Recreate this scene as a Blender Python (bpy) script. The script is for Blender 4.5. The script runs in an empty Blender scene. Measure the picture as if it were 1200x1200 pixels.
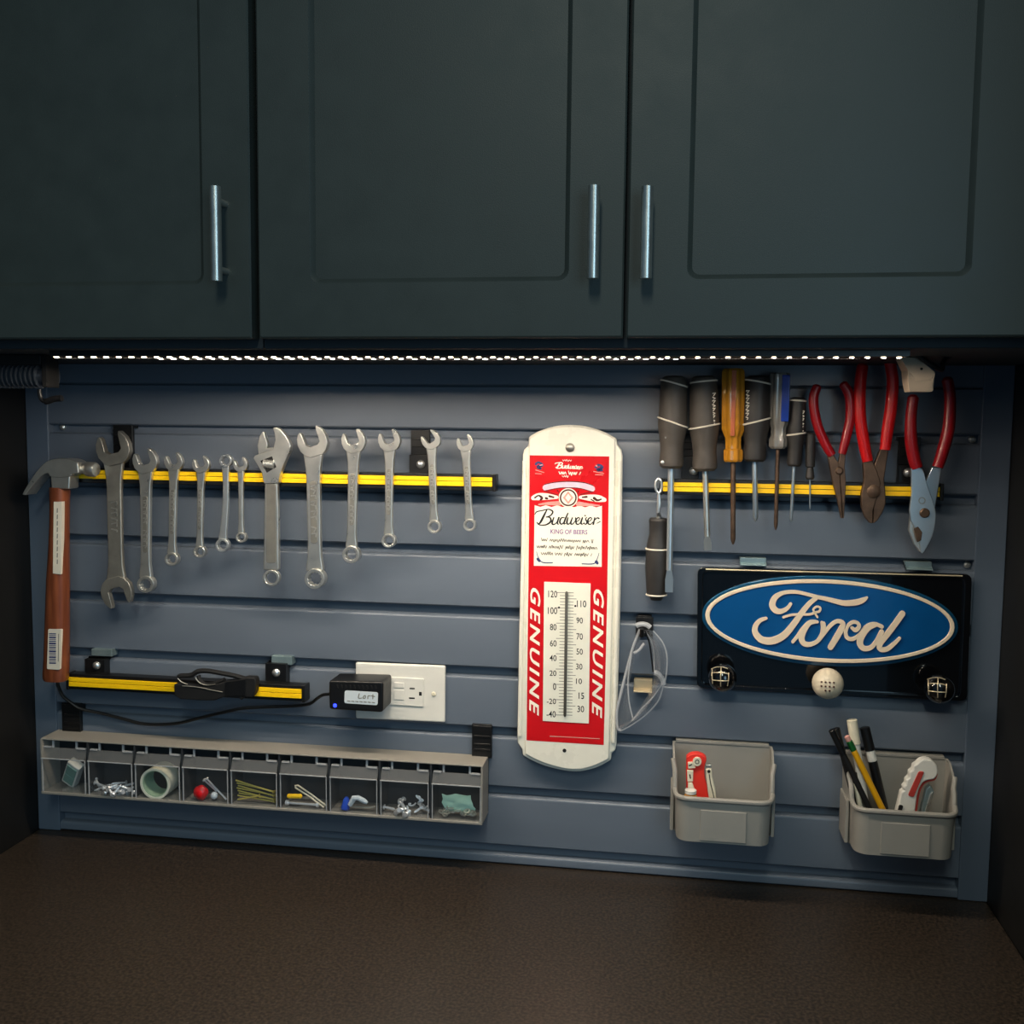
import bpy, bmesh, math, random
from mathutils import Vector, Matrix
random.seed(7)
S = bpy.context.scene
COL = S.collection

# ------------------------------------------------------------------ camera
F = 1203.0
CAM = Vector((0.8445, -1.2455, 0.5623))
YAW, PITCH, ROLL = -0.1547, -0.0886, 0.0101
fw = Vector((math.sin(YAW) * math.cos(PITCH), math.cos(YAW) * math.cos(PITCH), math.sin(PITCH)))
rt = fw.cross(Vector((0, 0, 1))).normalized()
up = rt.cross(fw)
rt, up = (math.cos(ROLL) * rt + math.sin(ROLL) * up), (-math.sin(ROLL) * rt + math.cos(ROLL) * up)
cd = bpy.data.cameras.new('camera')
cam = bpy.data.objects.new('camera', cd)
COL.objects.link(cam)
cam.matrix_world = Matrix(((rt.x, up.x, -fw.x, CAM.x), (rt.y, up.y, -fw.y, CAM.y), (rt.z, up.z, -fw.z, CAM.z), (0, 0, 0, 1)))
cd.sensor_width = 36.0
cd.lens = 36.0 * F / 1200.0
cd.clip_start = 0.02
S.camera = cam

# ------------------------------------------------------------------ world, room light, exposure
W = bpy.data.worlds.new('room_ambience')
S.world = W
W.use_nodes = True
W.node_tree.nodes['Background'].inputs[0].default_value = (0.36, 0.68, 1.0, 1)
W.node_tree.nodes['Background'].inputs[1].default_value = 0.13


def area(name, loc, sx, sy, power, color, target):
    l = bpy.data.lights.new(name, 'AREA')
    l.shape = 'RECTANGLE'; l.size = sx; l.size_y = sy; l.energy = power; l.color = color
    o = bpy.data.objects.new(name, l); COL.objects.link(o)
    o.location = loc
    o.rotation_euler = (Vector(target) - Vector(loc)).to_track_quat('-Z', 'Y').to_euler()
    return o


# daylight from the garage window on the right and a tube fixture on the ceiling, both behind the photographer
area('window_daylight', (1.95, -2.5, 0.75), 1.0, 1.2, 12.5, (0.50, 0.80, 1.0), (0.6, 0.0, 0.4))
area('ceiling_tube_light', (0.75, -2.0, 1.65), 0.16, 1.2, 17.0, (0.90, 0.98, 0.86), (0.75, -2.0, 0))
LED_STRENGTH = 1120.0
S.view_settings.view_transform = 'Standard'
S.view_settings.look = 'None'
S.view_settings.gamma = 1.0
S.view_settings.use_curve_mapping = False
S.view_settings.exposure = 0.0
S.cycles.use_denoising = True
S.cycles.max_bounces = 8
S.cycles.transparent_max_bounces = 16


# ------------------------------------------------------------------ layout helpers
def P(px, py, y):
    """point of the vertical plane at distance y in front of the wall seen at photo position (px, py)"""
    d = fw + rt * ((px - 600.0) / F) + up * ((600.0 - py) / F)
    return CAM + d * ((y - CAM.y) / d.y)


def Q(px, py, y):
    p = P(px, py, y)
    return (p.x, p.z)


def lin(c):
    r = []
    for v in c:
        v /= 255.0
        r.append(v / 12.92 if v <= 0.04045 else ((v + 0.055) / 1.055) ** 2.4)
    return tuple(r) + (1.0,)


MATS = {}


def mat(name, rgb, rough=0.5, metal=0.0, var=0.0, scale=40.0, bump=0.0, bscale=None, trans=0.0, coat=0.0, rgb2=None,
        stretch=None, emit=None, estr=0.0, ior=1.45):
    m = bpy.data.materials.new(name); m.use_nodes = True
    nt = m.node_tree; b = nt.nodes['Principled BSDF']
    b.inputs['Base Color'].default_value = lin(rgb)
    b.inputs['Roughness'].default_value = rough
    b.inputs['Metallic'].default_value = metal
    b.inputs['Transmission Weight'].default_value = trans
    b.inputs['Coat Weight'].default_value = coat
    b.inputs['IOR'].default_value = ior
    if emit:
        b.inputs['Emission Color'].default_value = emit + (1.0,)
        b.inputs['Emission Strength'].default_value = estr
    tc = nt.nodes.new('ShaderNodeTexCoord')
    src = tc.outputs['Object']
    if stretch:
        mp = nt.nodes.new('ShaderNodeMapping'); mp.inputs['Scale'].default_value = stretch
        nt.links.new(src, mp.inputs[0]); src = mp.outputs[0]
    if var > 0 or rgb2:
        n = nt.nodes.new('ShaderNodeTexNoise'); n.inputs['Scale'].default_value = scale; n.inputs['Detail'].default_value = 6
        nt.links.new(src, n.inputs['Vector'])
        r = nt.nodes.new('ShaderNodeValToRGB')
        c1 = lin(rgb)
        if rgb2:
            c2 = lin(rgb2)
            r.color_ramp.elements[0].position = 0.38; r.color_ramp.elements[1].position = 0.66
        else:
            c2 = tuple(min(1, v * (1 + var)) for v in c1[:3]) + (1,)
            c1 = tuple(v * (1 - var) for v in c1[:3]) + (1,)
            r.color_ramp.elements[0].position = 0.3; r.color_ramp.elements[1].position = 0.7
        r.color_ramp.elements[0].color = c1; r.color_ramp.elements[1].color = c2
        nt.links.new(n.outputs['Fac'], r.inputs[0])
        nt.links.new(r.outputs[0], b.inputs['Base Color'])
        mr = nt.nodes.new('ShaderNodeMapRange'); mr.inputs[3].default_value = max(0.03, rough - 0.08); mr.inputs[4].default_value = min(1, rough + 0.08)
        nt.links.new(n.outputs['Fac'], mr.inputs[0]); nt.links.new(mr.outputs[0], b.inputs['Roughness'])
    if bump > 0:
        n2 = nt.nodes.new('ShaderNodeTexNoise'); n2.inputs['Scale'].default_value = bscale or scale * 4; n2.inputs['Detail'].default_value = 4
        nt.links.new(src, n2.inputs['Vector'])
        bp = nt.nodes.new('ShaderNodeBump'); bp.inputs['Strength'].default_value = bump; bp.inputs['Distance'].default_value = 0.001
        nt.links.new(n2.outputs['Fac'], bp.inputs['Height']); nt.links.new(bp.outputs[0], b.inputs['Normal'])
    MATS[name] = m
    return m


def clear_mat(name, rgb, gloss=0.12, rough=0.12, haze=0.05):
    """thin clear plastic: mostly see-through with a fresnel sheen and a little milky haze"""
    m = bpy.data.materials.new(name); m.use_nodes = True
    nt = m.node_tree; nt.nodes.clear()
    out = nt.nodes.new('ShaderNodeOutputMaterial')
    tr = nt.nodes.new('ShaderNodeBsdfTransparent'); tr.inputs[0].default_value = lin(rgb)
    gl = nt.nodes.new('ShaderNodeBsdfGlossy'); gl.inputs['Roughness'].default_value = rough
    df = nt.nodes.new('ShaderNodeBsdfDiffuse'); df.inputs[0].default_value = (0.6, 0.62, 0.64, 1)
    fr = nt.nodes.new('ShaderNodeLayerWeight'); fr.inputs['Blend'].default_value = 0.5
    pw = nt.nodes.new('ShaderNodeMath'); pw.operation = 'POWER'; pw.inputs[1].default_value = 4.0
    ad = nt.nodes.new('ShaderNodeMath'); ad.operation = 'MULTIPLY_ADD'; ad.inputs[1].default_value = 0.6; ad.inputs[2].default_value = gloss + 0.025; ad.use_clamp = True
    nt.links.new(fr.outputs['Facing'], pw.inputs[0]); nt.links.new(pw.outputs[0], ad.inputs[0])
    m1 = nt.nodes.new('ShaderNodeMixShader'); m1.inputs[0].default_value = haze
    nt.links.new(tr.outputs[0], m1.inputs[1]); nt.links.new(df.outputs[0], m1.inputs[2])
    m2 = nt.nodes.new('ShaderNodeMixShader')
    nt.links.new(ad.outputs[0], m2.inputs[0]); nt.links.new(m1.outputs[0], m2.inputs[1]); nt.links.new(gl.outputs[0], m2.inputs[2])
    nt.links.new(m2.outputs[0], out.inputs[0])
    MATS[name] = m
    return m


mat('panel_blue', (93, 102, 114), 0.31, var=0.06, scale=14, bump=0.05, bscale=500, stretch=(0.15, 1, 1))
mat('trim_blue', (88, 99, 113), 0.36, var=0.06, scale=14, bump=0.05, bscale=500, stretch=(1, 1, 0.15))
mat('cabinet', (59, 64, 60), 0.50, var=0.07, scale=30, bump=0.12, bscale=900)
mat('cabinet_body', (34, 40, 45), 0.75, var=0.08, scale=20)
mat('side_panel', (17, 16, 15), 0.55, var=0.12, scale=20, bump=0.05, bscale=300)
mat('counter', (28, 24, 20), 0.38, rgb2=(64, 54, 45), scale=300, bump=0.015, bscale=900)
mat('black', (16, 16, 17), 0.38, var=0.1, scale=60)
mat('black_gloss', (6, 7, 9), 0.12, coat=0.6, var=0.1, scale=30)
mat('black_rubber', (18, 18, 19), 0.62, var=0.15, scale=90)
mat('black_print', (14, 13, 14), 0.5, var=0.05)
mat('grip_grey', (66, 61, 56), 0.55, var=0.12, scale=60, bump=0.1, bscale=700)
mat('grip_dark', (42, 40, 39), 0.5, var=0.12, scale=60, bump=0.1, bscale=700)
mat('chrome', (222, 223, 220), 0.30, 0.88, var=0.04, scale=60)
mat('steel', (212, 210, 202), 0.30, 0.88, var=0.10, scale=55, bump=0.05, bscale=400)
mat('steel_dark', (164, 160, 150), 0.42, 0.85, var=0.14, scale=60, bump=0.08, bscale=300)
mat('steel_blue', (196, 207, 213), 0.32, 0.85, var=0.04, scale=60)
mat('rust', (100, 80, 66), 0.5, 0.75, var=0.3, scale=90, bump=0.15, bscale=500)
mat('zinc', (230, 233, 236), 0.32, 0.7, var=0.05)
mat('brass', (214, 198, 104), 0.35, 0.55, var=0.08)
mat('yellow', (250, 200, 10), 0.45, var=0.05, scale=30)
mat('red_grip', (205, 16, 20), 0.38, var=0.06, scale=40, coat=0.2)
mat('dark_red_grip', (150, 12, 22), 0.34, var=0.08, scale=40, coat=0.3)
mat('wood', (100, 50, 28), 0.36, rgb2=(126, 68, 40), scale=26, coat=0.4, stretch=(6, 6, 0.6))
mat('paper', (214, 206, 190), 0.6, var=0.05, scale=60)
mat('white_paint', (230, 226, 212), 0.28, var=0.03, scale=30, coat=0.3)
mat('red_print', (200, 16, 24), 0.30, var=0.05, scale=20, coat=0.3)
mat('cream_print', (238, 232, 214), 0.4, var=0.03)
mat('card', (226, 224, 210), 0.42, var=0.03)
mat('tick_grey', (120, 120, 112), 0.6, var=0.05)
mat('rose_print', (206, 150, 140), 0.45, var=0.12, scale=200)
mat('lilac_print', (214, 190, 206), 0.45, var=0.1, scale=200)
mat('purple_print', (120, 84, 140), 0.45, var=0.05)
mat('navy_print', (44, 56, 104), 0.45, var=0.05)
mat('dark_brown_print', (70, 30, 26), 0.45, var=0.08)
mat('oval_blue', (5, 82, 144), 0.25, 0.25, var=0.10, scale=8, coat=0.8)
mat('oval_edge', (14, 74, 108), 0.25, 0.3, var=0.10, scale=8, coat=0.8)
mat('emblem_cream', (226, 208, 182), 0.35, var=0.05, scale=40)
mat('bin_grey', (142, 139, 132), 0.5, var=0.04, scale=20, bump=0.05, bscale=600)
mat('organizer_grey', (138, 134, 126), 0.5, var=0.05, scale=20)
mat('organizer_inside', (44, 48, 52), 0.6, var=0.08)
mat('white_plastic', (216, 214, 206), 0.35, var=0.03, scale=30)
mat('ivory', (222, 214, 190), 0.35, var=0.05, scale=60)
mat('knob_ivory', (206, 194, 170), 0.35, var=0.1, scale=120)
mat('hole_dark', (12, 12, 12), 0.7, var=0.05)
mat('glass_tube', (96, 94, 88), 0.2, 0.3, var=0.05)
mat('tool_red', (226, 52, 40), 0.4, var=0.04)
mat('badge_red', (176, 60, 52), 0.45, var=0.05)
mat('pencil_yellow', (228, 166, 18), 0.4, var=0.04)
mat('ferrule_green', (40, 120, 60), 0.3, 0.6, var=0.08)
mat('eraser_pink', (206, 150, 140), 0.7, var=0.05)
mat('teal_plastic', (110, 150, 140), 0.4, var=0.08)
mat('tape_cream', (228, 226, 206), 0.5, var=0.05)
mat('tape_core', (150, 176, 150), 0.6, var=0.06)
mat('blue_plastic', (28, 76, 190), 0.4, var=0.05)
mat('green_clear', (150, 190, 176), 0.3, var=0.06)
mat('amber', (196, 134, 36), 0.18, trans=0.25, var=0.14, scale=50, coat=0.6)
mat('amber_core', (176, 90, 52), 0.3, var=0.1, scale=50)
mat('blue_clear', (24, 62, 170), 0.16, trans=0.3, var=0.1, scale=40, coat=0.5)
mat('clear_acetate', (150, 146, 138), 0.16, trans=0.35, var=0.1, scale=40, coat=0.5)
mat('beige', (196, 178, 156), 0.5, var=0.05)
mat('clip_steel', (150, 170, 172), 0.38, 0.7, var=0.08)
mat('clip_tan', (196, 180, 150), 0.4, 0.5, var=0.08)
mat('tape_strip', (58, 44, 28), 0.4, var=0.1)
mat('led_lens', (255, 240, 215), 0.4, emit=(1.0, 0.85, 0.68), estr=LED_STRENGTH, var=0.01)
mat('led_side', (255, 240, 215), 0.4, emit=(1.0, 0.74, 0.46), estr=7.0, var=0.01)
mat('matte_black', (5, 5, 5), 0.9, var=0.1)
mat('reel_grey', (52, 57, 64), 0.22, var=0.12, scale=60, coat=0.4)
mat('blue_led', (30, 40, 255), 0.3, emit=(0.02, 0.04, 1.0), estr=4.0, var=0.01)
mat('pale_label', (196, 206, 212), 0.5, var=0.05)
clear_mat('clear_plastic', (252, 253, 254), 0.0, 0.10, 0.012)
clear_mat('clear_edge', (240, 240, 240), 0.05, 0.2, 0.65)
clear_mat('clear_lens', (250, 251, 252), 0.0, 0.08, 0.06)
clear_mat('clear_frame', (252, 252, 254), 0.0, 0.2, 0.45)
clear_mat('clear_lip', (244, 242, 238), 0.0, 0.25, 0.10)


# ------------------------------------------------------------------ mesh helpers
def wloc(o):
    v = Vector((0, 0, 0))
    while o is not None:
        v += o.location; o = o.parent
    return v


def thing(name, label, cat, loc, group=None):
    o = bpy.data.objects.new(name, None); COL.objects.link(o)
    o.empty_display_size = 0.02
    o.location = loc; o['label'] = label; o['category'] = cat
    if group: o['group'] = group
    return o


def tag(o, label, cat, group=None):
    o['label'] = label; o['category'] = cat
    if group: o['group'] = group
    return o


def part(name, bm, m, parent=None, bev=0.0, seg=2, label=None, origin=None, ang=35, kind=None):
    bmesh.ops.recalc_face_normals(bm, faces=bm.faces)
    for f in bm.faces: f.smooth = True
    lim = math.radians(ang)
    for e in bm.edges:
        if len(e.link_faces) == 2:
            e.smooth = e.calc_face_angle(0) < lim
        else:
            e.smooth = False
    base = wloc(parent) if parent else Vector(origin) if origin else Vector((0, 0, 0))
    bmesh.ops.translate(bm, verts=bm.verts, vec=-base)
    me = bpy.data.meshes.new(name); bm.to_mesh(me); bm.free()
    me.materials.append(MATS[m])
    o = bpy.data.objects.new(name, me); COL.objects.link(o)
    if parent: o.parent = parent
    elif origin: o.location = origin
    if bev > 0:
        mod = o.modifiers.new('bevel', 'BEVEL'); mod.width = bev; mod.segments = seg; mod.limit_method = 'ANGLE'
        mod.angle_limit = math.radians(40); mod.harden_normals = True
    if label: o['label'] = label
    if kind: o['kind'] = kind
    return o


def B(): return bmesh.new()


def box(bm, x0, x1, y0, y1, z0, z1):
    v = [bm.verts.new(p) for p in ((x0, y0, z0), (x1, y0, z0), (x1, y1, z0), (x0, y1, z0), (x0, y0, z1), (x1, y0, z1), (x1, y1, z1), (x0, y1, z1))]
    for f in ((0, 1, 2, 3), (4, 5, 6, 7), (0, 1, 5, 4), (1, 2, 6, 5), (2, 3, 7, 6), (3, 0, 4, 7)):
        bm.faces.new([v[i] for i in f])
    return bm


def ext(bm, pts, y0, y1):
    """polygon of (x, z) points extruded from y0 (towards the room) to y1"""
    a = [bm.verts.new((x, y0, z)) for x, z in pts]; b = [bm.verts.new((x, y1, z)) for x, z in pts]
    n = len(pts)
    bm.faces.new(a); bm.faces.new(b)
    for i in range(n): bm.faces.new((a[i], a[(i + 1) % n], b[(i + 1) % n], b[i]))
    return bm


def extp(bm, pp, y0, y1): return ext(bm, [Q(x, y, y0) for x, y in pp], y0, y1)


def boxp(bm, x0, y0, x1, y1, ya, yb):
    """box whose front face (at ya) covers the photo rectangle centre lines"""
    xm, ym = (x0 + x1) / 2, (y0 + y1) / 2
    l = Q(x0, ym, ya)[0]; r = Q(x1, ym, ya)[0]; t = Q(xm, y0, ya)[1]; b = Q(xm, y1, ya)[1]
    return box(bm, l, r, ya, yb, b, t)


def extx(bm, prof, x0, x1):
    """profile of (y, z) points extruded along x"""
    a = [bm.verts.new((x0, y, z)) for y, z in prof]; b = [bm.verts.new((x1, y, z)) for y, z in prof]
    n = len(prof); bm.faces.new(a); bm.faces.new(b)
    for i in range(n): bm.faces.new((a[i], a[(i + 1) % n], b[(i + 1) % n], b[i]))
    return bm


def catmull(pts, n=6, closed=False):
    out = []; m = len(pts)
    for i in range(m if closed else m - 1):
        if closed: p = [pts[(i + k - 1) % m] for k in range(4)]
        else: p = [pts[max(0, i - 1)], pts[i], pts[i + 1], pts[min(m - 1, i + 2)]]
        for j in range(n):
            t = j / n
            out.append(tuple(0.5 * ((2 * b) + (-a + c) * t + (2 * a - 5 * b + 4 * c - d) * t * t + (-a + 3 * b - 3 * c + d) * t ** 3) for a, b, c, d in zip(*p)))
    if not closed: out.append(tuple(pts[-1]))
    return out


def tube(bm, pts, r, seg=10, cap=True, flat=1.0):
    pts = [Vector(p) for p in pts]; n = len(pts)
    rr = r if isinstance(r, (list, tuple)) else [r] * n
    rings = []; nrm = None
    for i, p in enumerate(pts):
        t = (pts[min(n - 1, i + 1)] - pts[max(0, i - 1)]).normalized()
        if nrm is None:
            nrm = Vector((0, 1, 0)); nrm = (nrm - t * nrm.dot(t))
            if nrm.length < 1e-3: nrm = Vector((1, 0, 0)); nrm = nrm - t * nrm.dot(t)
        else: nrm = nrm - t * nrm.dot(t)
        nrm.normalize(); bi = t.cross(nrm)
        rings.append([bm.verts.new(p + (nrm * math.cos(a) * flat + bi * math.sin(a)) * rr[i]) for a in [2 * math.pi * k / seg for k in range(seg)]])
    for i in range(n - 1):
        for k in range(seg):
            bm.faces.new((rings[i][k], rings[i][(k + 1) % seg], rings[i + 1][(k + 1) % seg], rings[i + 1][k]))
    if cap: bm.faces.new(rings[0]); bm.faces.new(rings[-1])
    return bm


def lathe(bm, a, b, prof, seg=20, flute=0, fdepth=0.0, flat=1.0):
    """profile of (t along a-b, radius); optional flutes"""
    a = Vector(a); b = Vector(b); ax = b - a; t = ax.normalized()
    u = Vector((0, 1, 0)); u = (u - t * u.dot(t))
    if u.length < 1e-3: u = Vector((1, 0, 0)); u = u - t * u.dot(t)
    u.normalize(); v = t.cross(u)
    rings = []
    for q, r in prof:
        ring = []
        for k in range(seg):
            an = 2 * math.pi * k / seg
            rr = r * (1 - (fdepth * (0.5 + 0.5 * math.cos(an * flute)) if flute else 0))
            ring.append(bm.verts.new(a + ax * q + (u * math.cos(an) * flat + v * math.sin(an)) * max(rr, 1e-5)))
        rings.append(ring)
    for i in range(len(rings) - 1):
        for k in range(seg):
            bm.faces.new((rings[i][k], rings[i][(k + 1) % seg], rings[i + 1][(k + 1) % seg], rings[i + 1][k]))
    bm.faces.new(rings[0]); bm.faces.new(rings[-1])
    return bm


def sphere(bm, c, r, sy=1.0, u=16, v=10):
    m = Matrix.Translation(c) @ Matrix.Diagonal((r, r * sy, r, 1))
    bmesh.ops.create_uvsphere(bm, u_segments=u, v_segments=v, radius=1.0, matrix=m)
    return bm


def annulus(bm, outer, inner, y0, y1):
    """ring between two (x, z) loops of equal length"""
    n = len(outer)
    L = [[bm.verts.new((p[0], y, p[1])) for p in lp] for lp, y in ((outer, y0), (inner, y0), (inner, y1), (outer, y1))]
    for s in range(4):
        A, C = L[s], L[(s + 1) % 4]
        for i in range(n): bm.faces.new((A[i], A[(i + 1) % n], C[(i + 1) % n], C[i]))
    return bm


def rrect(x0, x1, z0, z1, r, n=5):
    out = []
    for cx, cz, a0 in ((x1 - r, z1 - r, 0), (x0 + r, z1 - r, 90), (x0 + r, z0 + r, 180), (x1 - r, z0 + r, 270)):
        for k in range(n + 1):
            a = math.radians(a0 + 90 * k / n); out.append((cx + r * math.cos(a), cz + r * math.sin(a)))
    return out


def rquad(c, r, n=4):
    """rounded quadrilateral in photo pixels: corners TL TR BR BL"""
    out = []
    for i in range(4):
        p = Vector(c[i]); a = Vector(c[i - 1]); b = Vector(c[(i + 1) % 4])
        s = p + (a - p).normalized() * r; e = p + (b - p).normalized() * r
        for k in range(n + 1):
            t = k / n
            q = s * (1 - t) ** 2 + p * 2 * t * (1 - t) + e * t * t
            out.append((q.x, q.y))
    return out


def stroke(bm, pts, y0, y1, n=5, smooth=True):
    """pen stroke through (px, py, width px), rounded ends"""
    pts = [tuple(p) for p in pts]
    s = catmull(pts, n) if smooth and len(pts) > 2 else pts
    L, R = [], []
    for i, (x, y, w) in enumerate(s):
        a = s[max(0, i - 1)]; b = s[min(len(s) - 1, i + 1)]
        d = Vector((b[0] - a[0], b[1] - a[1]))
        if d.length < 1e-6: d = Vector((1, 0))
        d.normalize(); h = max(w, 0.3) / 2
        L.append((x - d.y * h, y + d.x * h)); R.append((x + d.y * h, y - d.x * h))

    def cap(p, q, l, r):
        c = Vector((p[0], p[1])); d = Vector((p[0] - q[0], p[1] - q[1])).normalized(); h = max(p[2], 0.3) / 2
        o = []
        for k in range(1, 4):
            a = math.pi * k / 4
            v = (Vector(l) - c) * math.cos(a) + d * h * math.sin(a)
            o.append((c.x + v.x, c.y + v.y))
        return o
    fr = lambda p: bm.verts.new((*[(lambda w: (w[0], y0, w[1]))(Q(p[0], p[1], y0))][0],))
    bk = lambda p: bm.verts.new((*[(lambda w: (w[0], y1, w[1]))(Q(p[0], p[1], y0))][0],))
    Lf = [fr(p) for p in L]; Rf = [fr(p) for p in R]; Lb = [bk(p) for p in L]; Rb = [bk(p) for p in R]
    for i in range(len(s) - 1):
        bm.faces.new((Lf[i], Lf[i + 1], Rf[i + 1], Rf[i])); bm.faces.new((Lb[i], Lb[i + 1], Rb[i + 1], Rb[i]))
        bm.faces.new((Lf[i], Lf[i + 1], Lb[i + 1], Lb[i])); bm.faces.new((Rf[i], Rf[i + 1], Rb[i + 1], Rb[i]))
    for i, j, e in ((0, 1, 0), (-1, -2, -1)):
        c = cap(s[i], s[j], L[i], R[i])
        cf = [Lf[e]] + [fr(p) for p in c] + [Rf[e]]; cb = [Lb[e]] + [bk(p) for p in c] + [Rb[e]]
        bm.faces.new(cf); bm.faces.new(cb)
        for k in range(len(cf) - 1): bm.faces.new((cf[k], cf[k + 1], cb[k + 1], cb[k]))
    return bm


def text(bm, s, quad, y, shear=0.0, bold=0.0, rot=False, spacing=1.0):
    """built-in lettering fitted into a photo quad TL TR BR BL on plane y"""
    cu = bpy.data.curves.new('t', 'FONT'); cu.body = s; cu.shear = shear; cu.offset = bold; cu.resolution_u = 3; cu.space_character = spacing
    o = bpy.data.objects.new('t', cu); COL.objects.link(o)
    bpy.context.view_layer.update()
    me = bpy.data.meshes.new_from_object(o.evaluated_get(bpy.context.evaluated_depsgraph_get()))
    bpy.data.objects.remove(o); bpy.data.curves.remove(cu)
    co = [(v.co.x, v.co.y) for v in me.vertices]
    if rot: co = [(b, -a) for a, b in co]
    x0 = min(c[0] for c in co); x1 = max(c[0] for c in co); z0 = min(c[1] for c in co); z1 = max(c[1] for c in co)
    vs = []
    for a, b in co:
        u = (a - x0) / max(1e-6, x1 - x0); v = 1 - (b - z0) / max(1e-6, z1 - z0)
        t = Vector(quad[0]).lerp(Vector(quad[1]), u); bo = Vector(quad[3]).lerp(Vector(quad[2]), u); p = t.lerp(bo, v)
        x, z = Q(p.x, p.y, y); vs.append(bm.verts.new((x, y, z)))
    for f in me.polygons:
        try: bm.faces.new([vs[i] for i in f.vertices])
        except ValueError: pass
    bpy.data.meshes.remove(me)
    return bm


def rectq(x0, y0, x1, y1, s=0.0): return [(x0, y0), (x1, y0 + s), (x1, y1 + s), (x0, y1)]


def struct(o): o['kind'] = 'structure'; return o


# ------------------------------------------------------------------ the setting
XW = 1.225                      # clear width between the two tall side panels
LIP = [P(600, 513.5, 0).z] + [0.0133 + (7 - k) * 0.0762 for k in range(1, 8)]
GAP = 0.0115
Z_UNDER = P(600, 408.5, -0.28).z
XL = P(59, 560, 0).x; XR = P(1148.5, 520, 0).x

wall = part('wall_back', box(B(), -0.02, XW + 0.02, 0.011, 0.03, -0.04, Z_UNDER + 0.7), 'panel_blue'); struct(wall)
tops = [LIP[k] + GAP for k in range(8)]
zs = P(450, 452.5, 0).z
bands = [(zs + 0.0012, Z_UNDER + 0.003), (tops[0] - 0.001, zs)] + [(tops[k + 1], LIP[k]) for k in range(7)] + [(0.0005, LIP[7])]
for i, (z0, z1) in enumerate(bands):
    r = 0.0042
    prof = [(0.011, z0), (0.0025, z0), (0.0, z0 + 0.002)]
    lipped = i >= 2
    if lipped:
        prof += [(0.0, z1 - r)] + [(r - r * math.cos(a), z1 - r + r * math.sin(a)) for a in (0.5, 1.0, 1.57)] + [(0.011, z1)]
    else: prof += [(0.0, z1 - 0.001), (0.001, z1), (0.011, z1)]
    part('slat', extx(B(), prof, XL, XR), 'panel_blue', wall)
for px, py in ((72, 500.5), (1140, 515), (1134, 662)):
    p = P(px, py, 0.006)
    part('wall_screw', lathe(B(), (p.x, 0.011, p.z), (p.x, 0.006, p.z), [(0, 0.004), (0.7, 0.004), (1, 0.002)], 10), 'steel', wall)

t1 = part('trim_1', box(B(), 0.0, XL, -0.002, 0.02, 0.0, Z_UNDER + 0.003), 'trim_blue', bev=0.0015); struct(t1)
t2 = part('trim_2', box(B(), XR, XW, -0.002, 0.02, 0.0, Z_UNDER + 0.003), 'trim_blue', bev=0.0015); struct(t2)
struct(part('wall_left', box(B(), -0.02, 0.0, -0.62, 0.03, -0.04, Z_UNDER + 0.7), 'side_panel', bev=0.001))
struct(part('wall_right', box(B(), XW, XW + 0.02, -0.62, 0.03, -0.04, Z_UNDER + 0.7), 'side_panel', bev=0.001))

ct = part('countertop', box(B(), 0.0005, XW - 0.0005, -0.66, 0.0105, -0.04, 0.0), 'counter', bev=0.002, origin=(0.6, -0.3, -0.04))
tag(ct, 'dark brown speckled laminate countertop below the slatted wall', 'countertop')

# ------------------------------------------------------------------ wall cabinets
DF = -0.30


def door(cab, x0, x1, rec, hx, hy0, hy1, label):
    z0 = P(600, 395.6, DF).z; z1 = 1.28
    rx0, rx1, rz0 = rec
    rz1 = z1 - (rz0 - z0)
    loops = [(rrect(x0, x1, z0, z1, 0.0015), DF + 0.018), (rrect(x0, x1, z0, z1, 0.0015), DF + 0.0015), (rrect(x0 + .0015, x1 - .0015, z0 + .0015, z1 - .0015, 0.0015), DF),
             (rrect(rx0, rx1, rz0, rz1, 0.010), DF), (rrect(rx0 + .0015, rx1 - .0015, rz0 + .0015, rz1 - .0015, 0.0095), DF + 0.0012),
             (rrect(rx0 + .0045, rx1 - .0045, rz0 + .0045, rz1 - .0045, 0.007), DF + 0.0045), (rrect(rx0 + .0052, rx1 - .0052, rz0 + .0052, rz1 - .0052, 0.0065), DF + 0.0045)]
    bm = B(); prev = None; first = None
    for lp, y in loops:
        cur = [bm.verts.new((x, y, z)) for x, z in lp]
        if prev:
            n = len(cur)
            for i in range(n): bm.faces.new((prev[i], prev[(i + 1) % n], cur[(i + 1) % n], cur[i]))
        else: first = cur
        prev = cur
    bm.faces.new(prev); bm.faces.new(first)
    d = part('door', bm, 'cabinet', cab, label=label, ang=14)
    yb = DF - 0.021
    a = P(hx, hy0, yb); b = P(hx, hy1, yb); x = (a.x + b.x) / 2
    r = 0.0053
    hb = lathe(B(), (x, yb, a.z), (x, yb, b.z), [(0, r * .8), (0.006, r), (0.994, r), (1, r * .8)], 20)
    L = a.z - b.z
    for q in (0.14, 0.86):
        tube(hb, [(x, yb, b.z + L * q), (x, DF, b.z + L * q)], 0.0034, 12)
    part('handle', hb, 'steel', d, label='brushed steel bar handle')
    return d


zr = P(600, 329.5, DF).z


def xd(px, py): return P(px, py, DF).x


def carcass(cab, x0, x1):
    bm = box(B(), x0, x1, DF + 0.02, 0.0105, Z_UNDER, 1.28)
    part('body', bm, 'cabinet_body', cab, bev=0.001)


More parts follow.
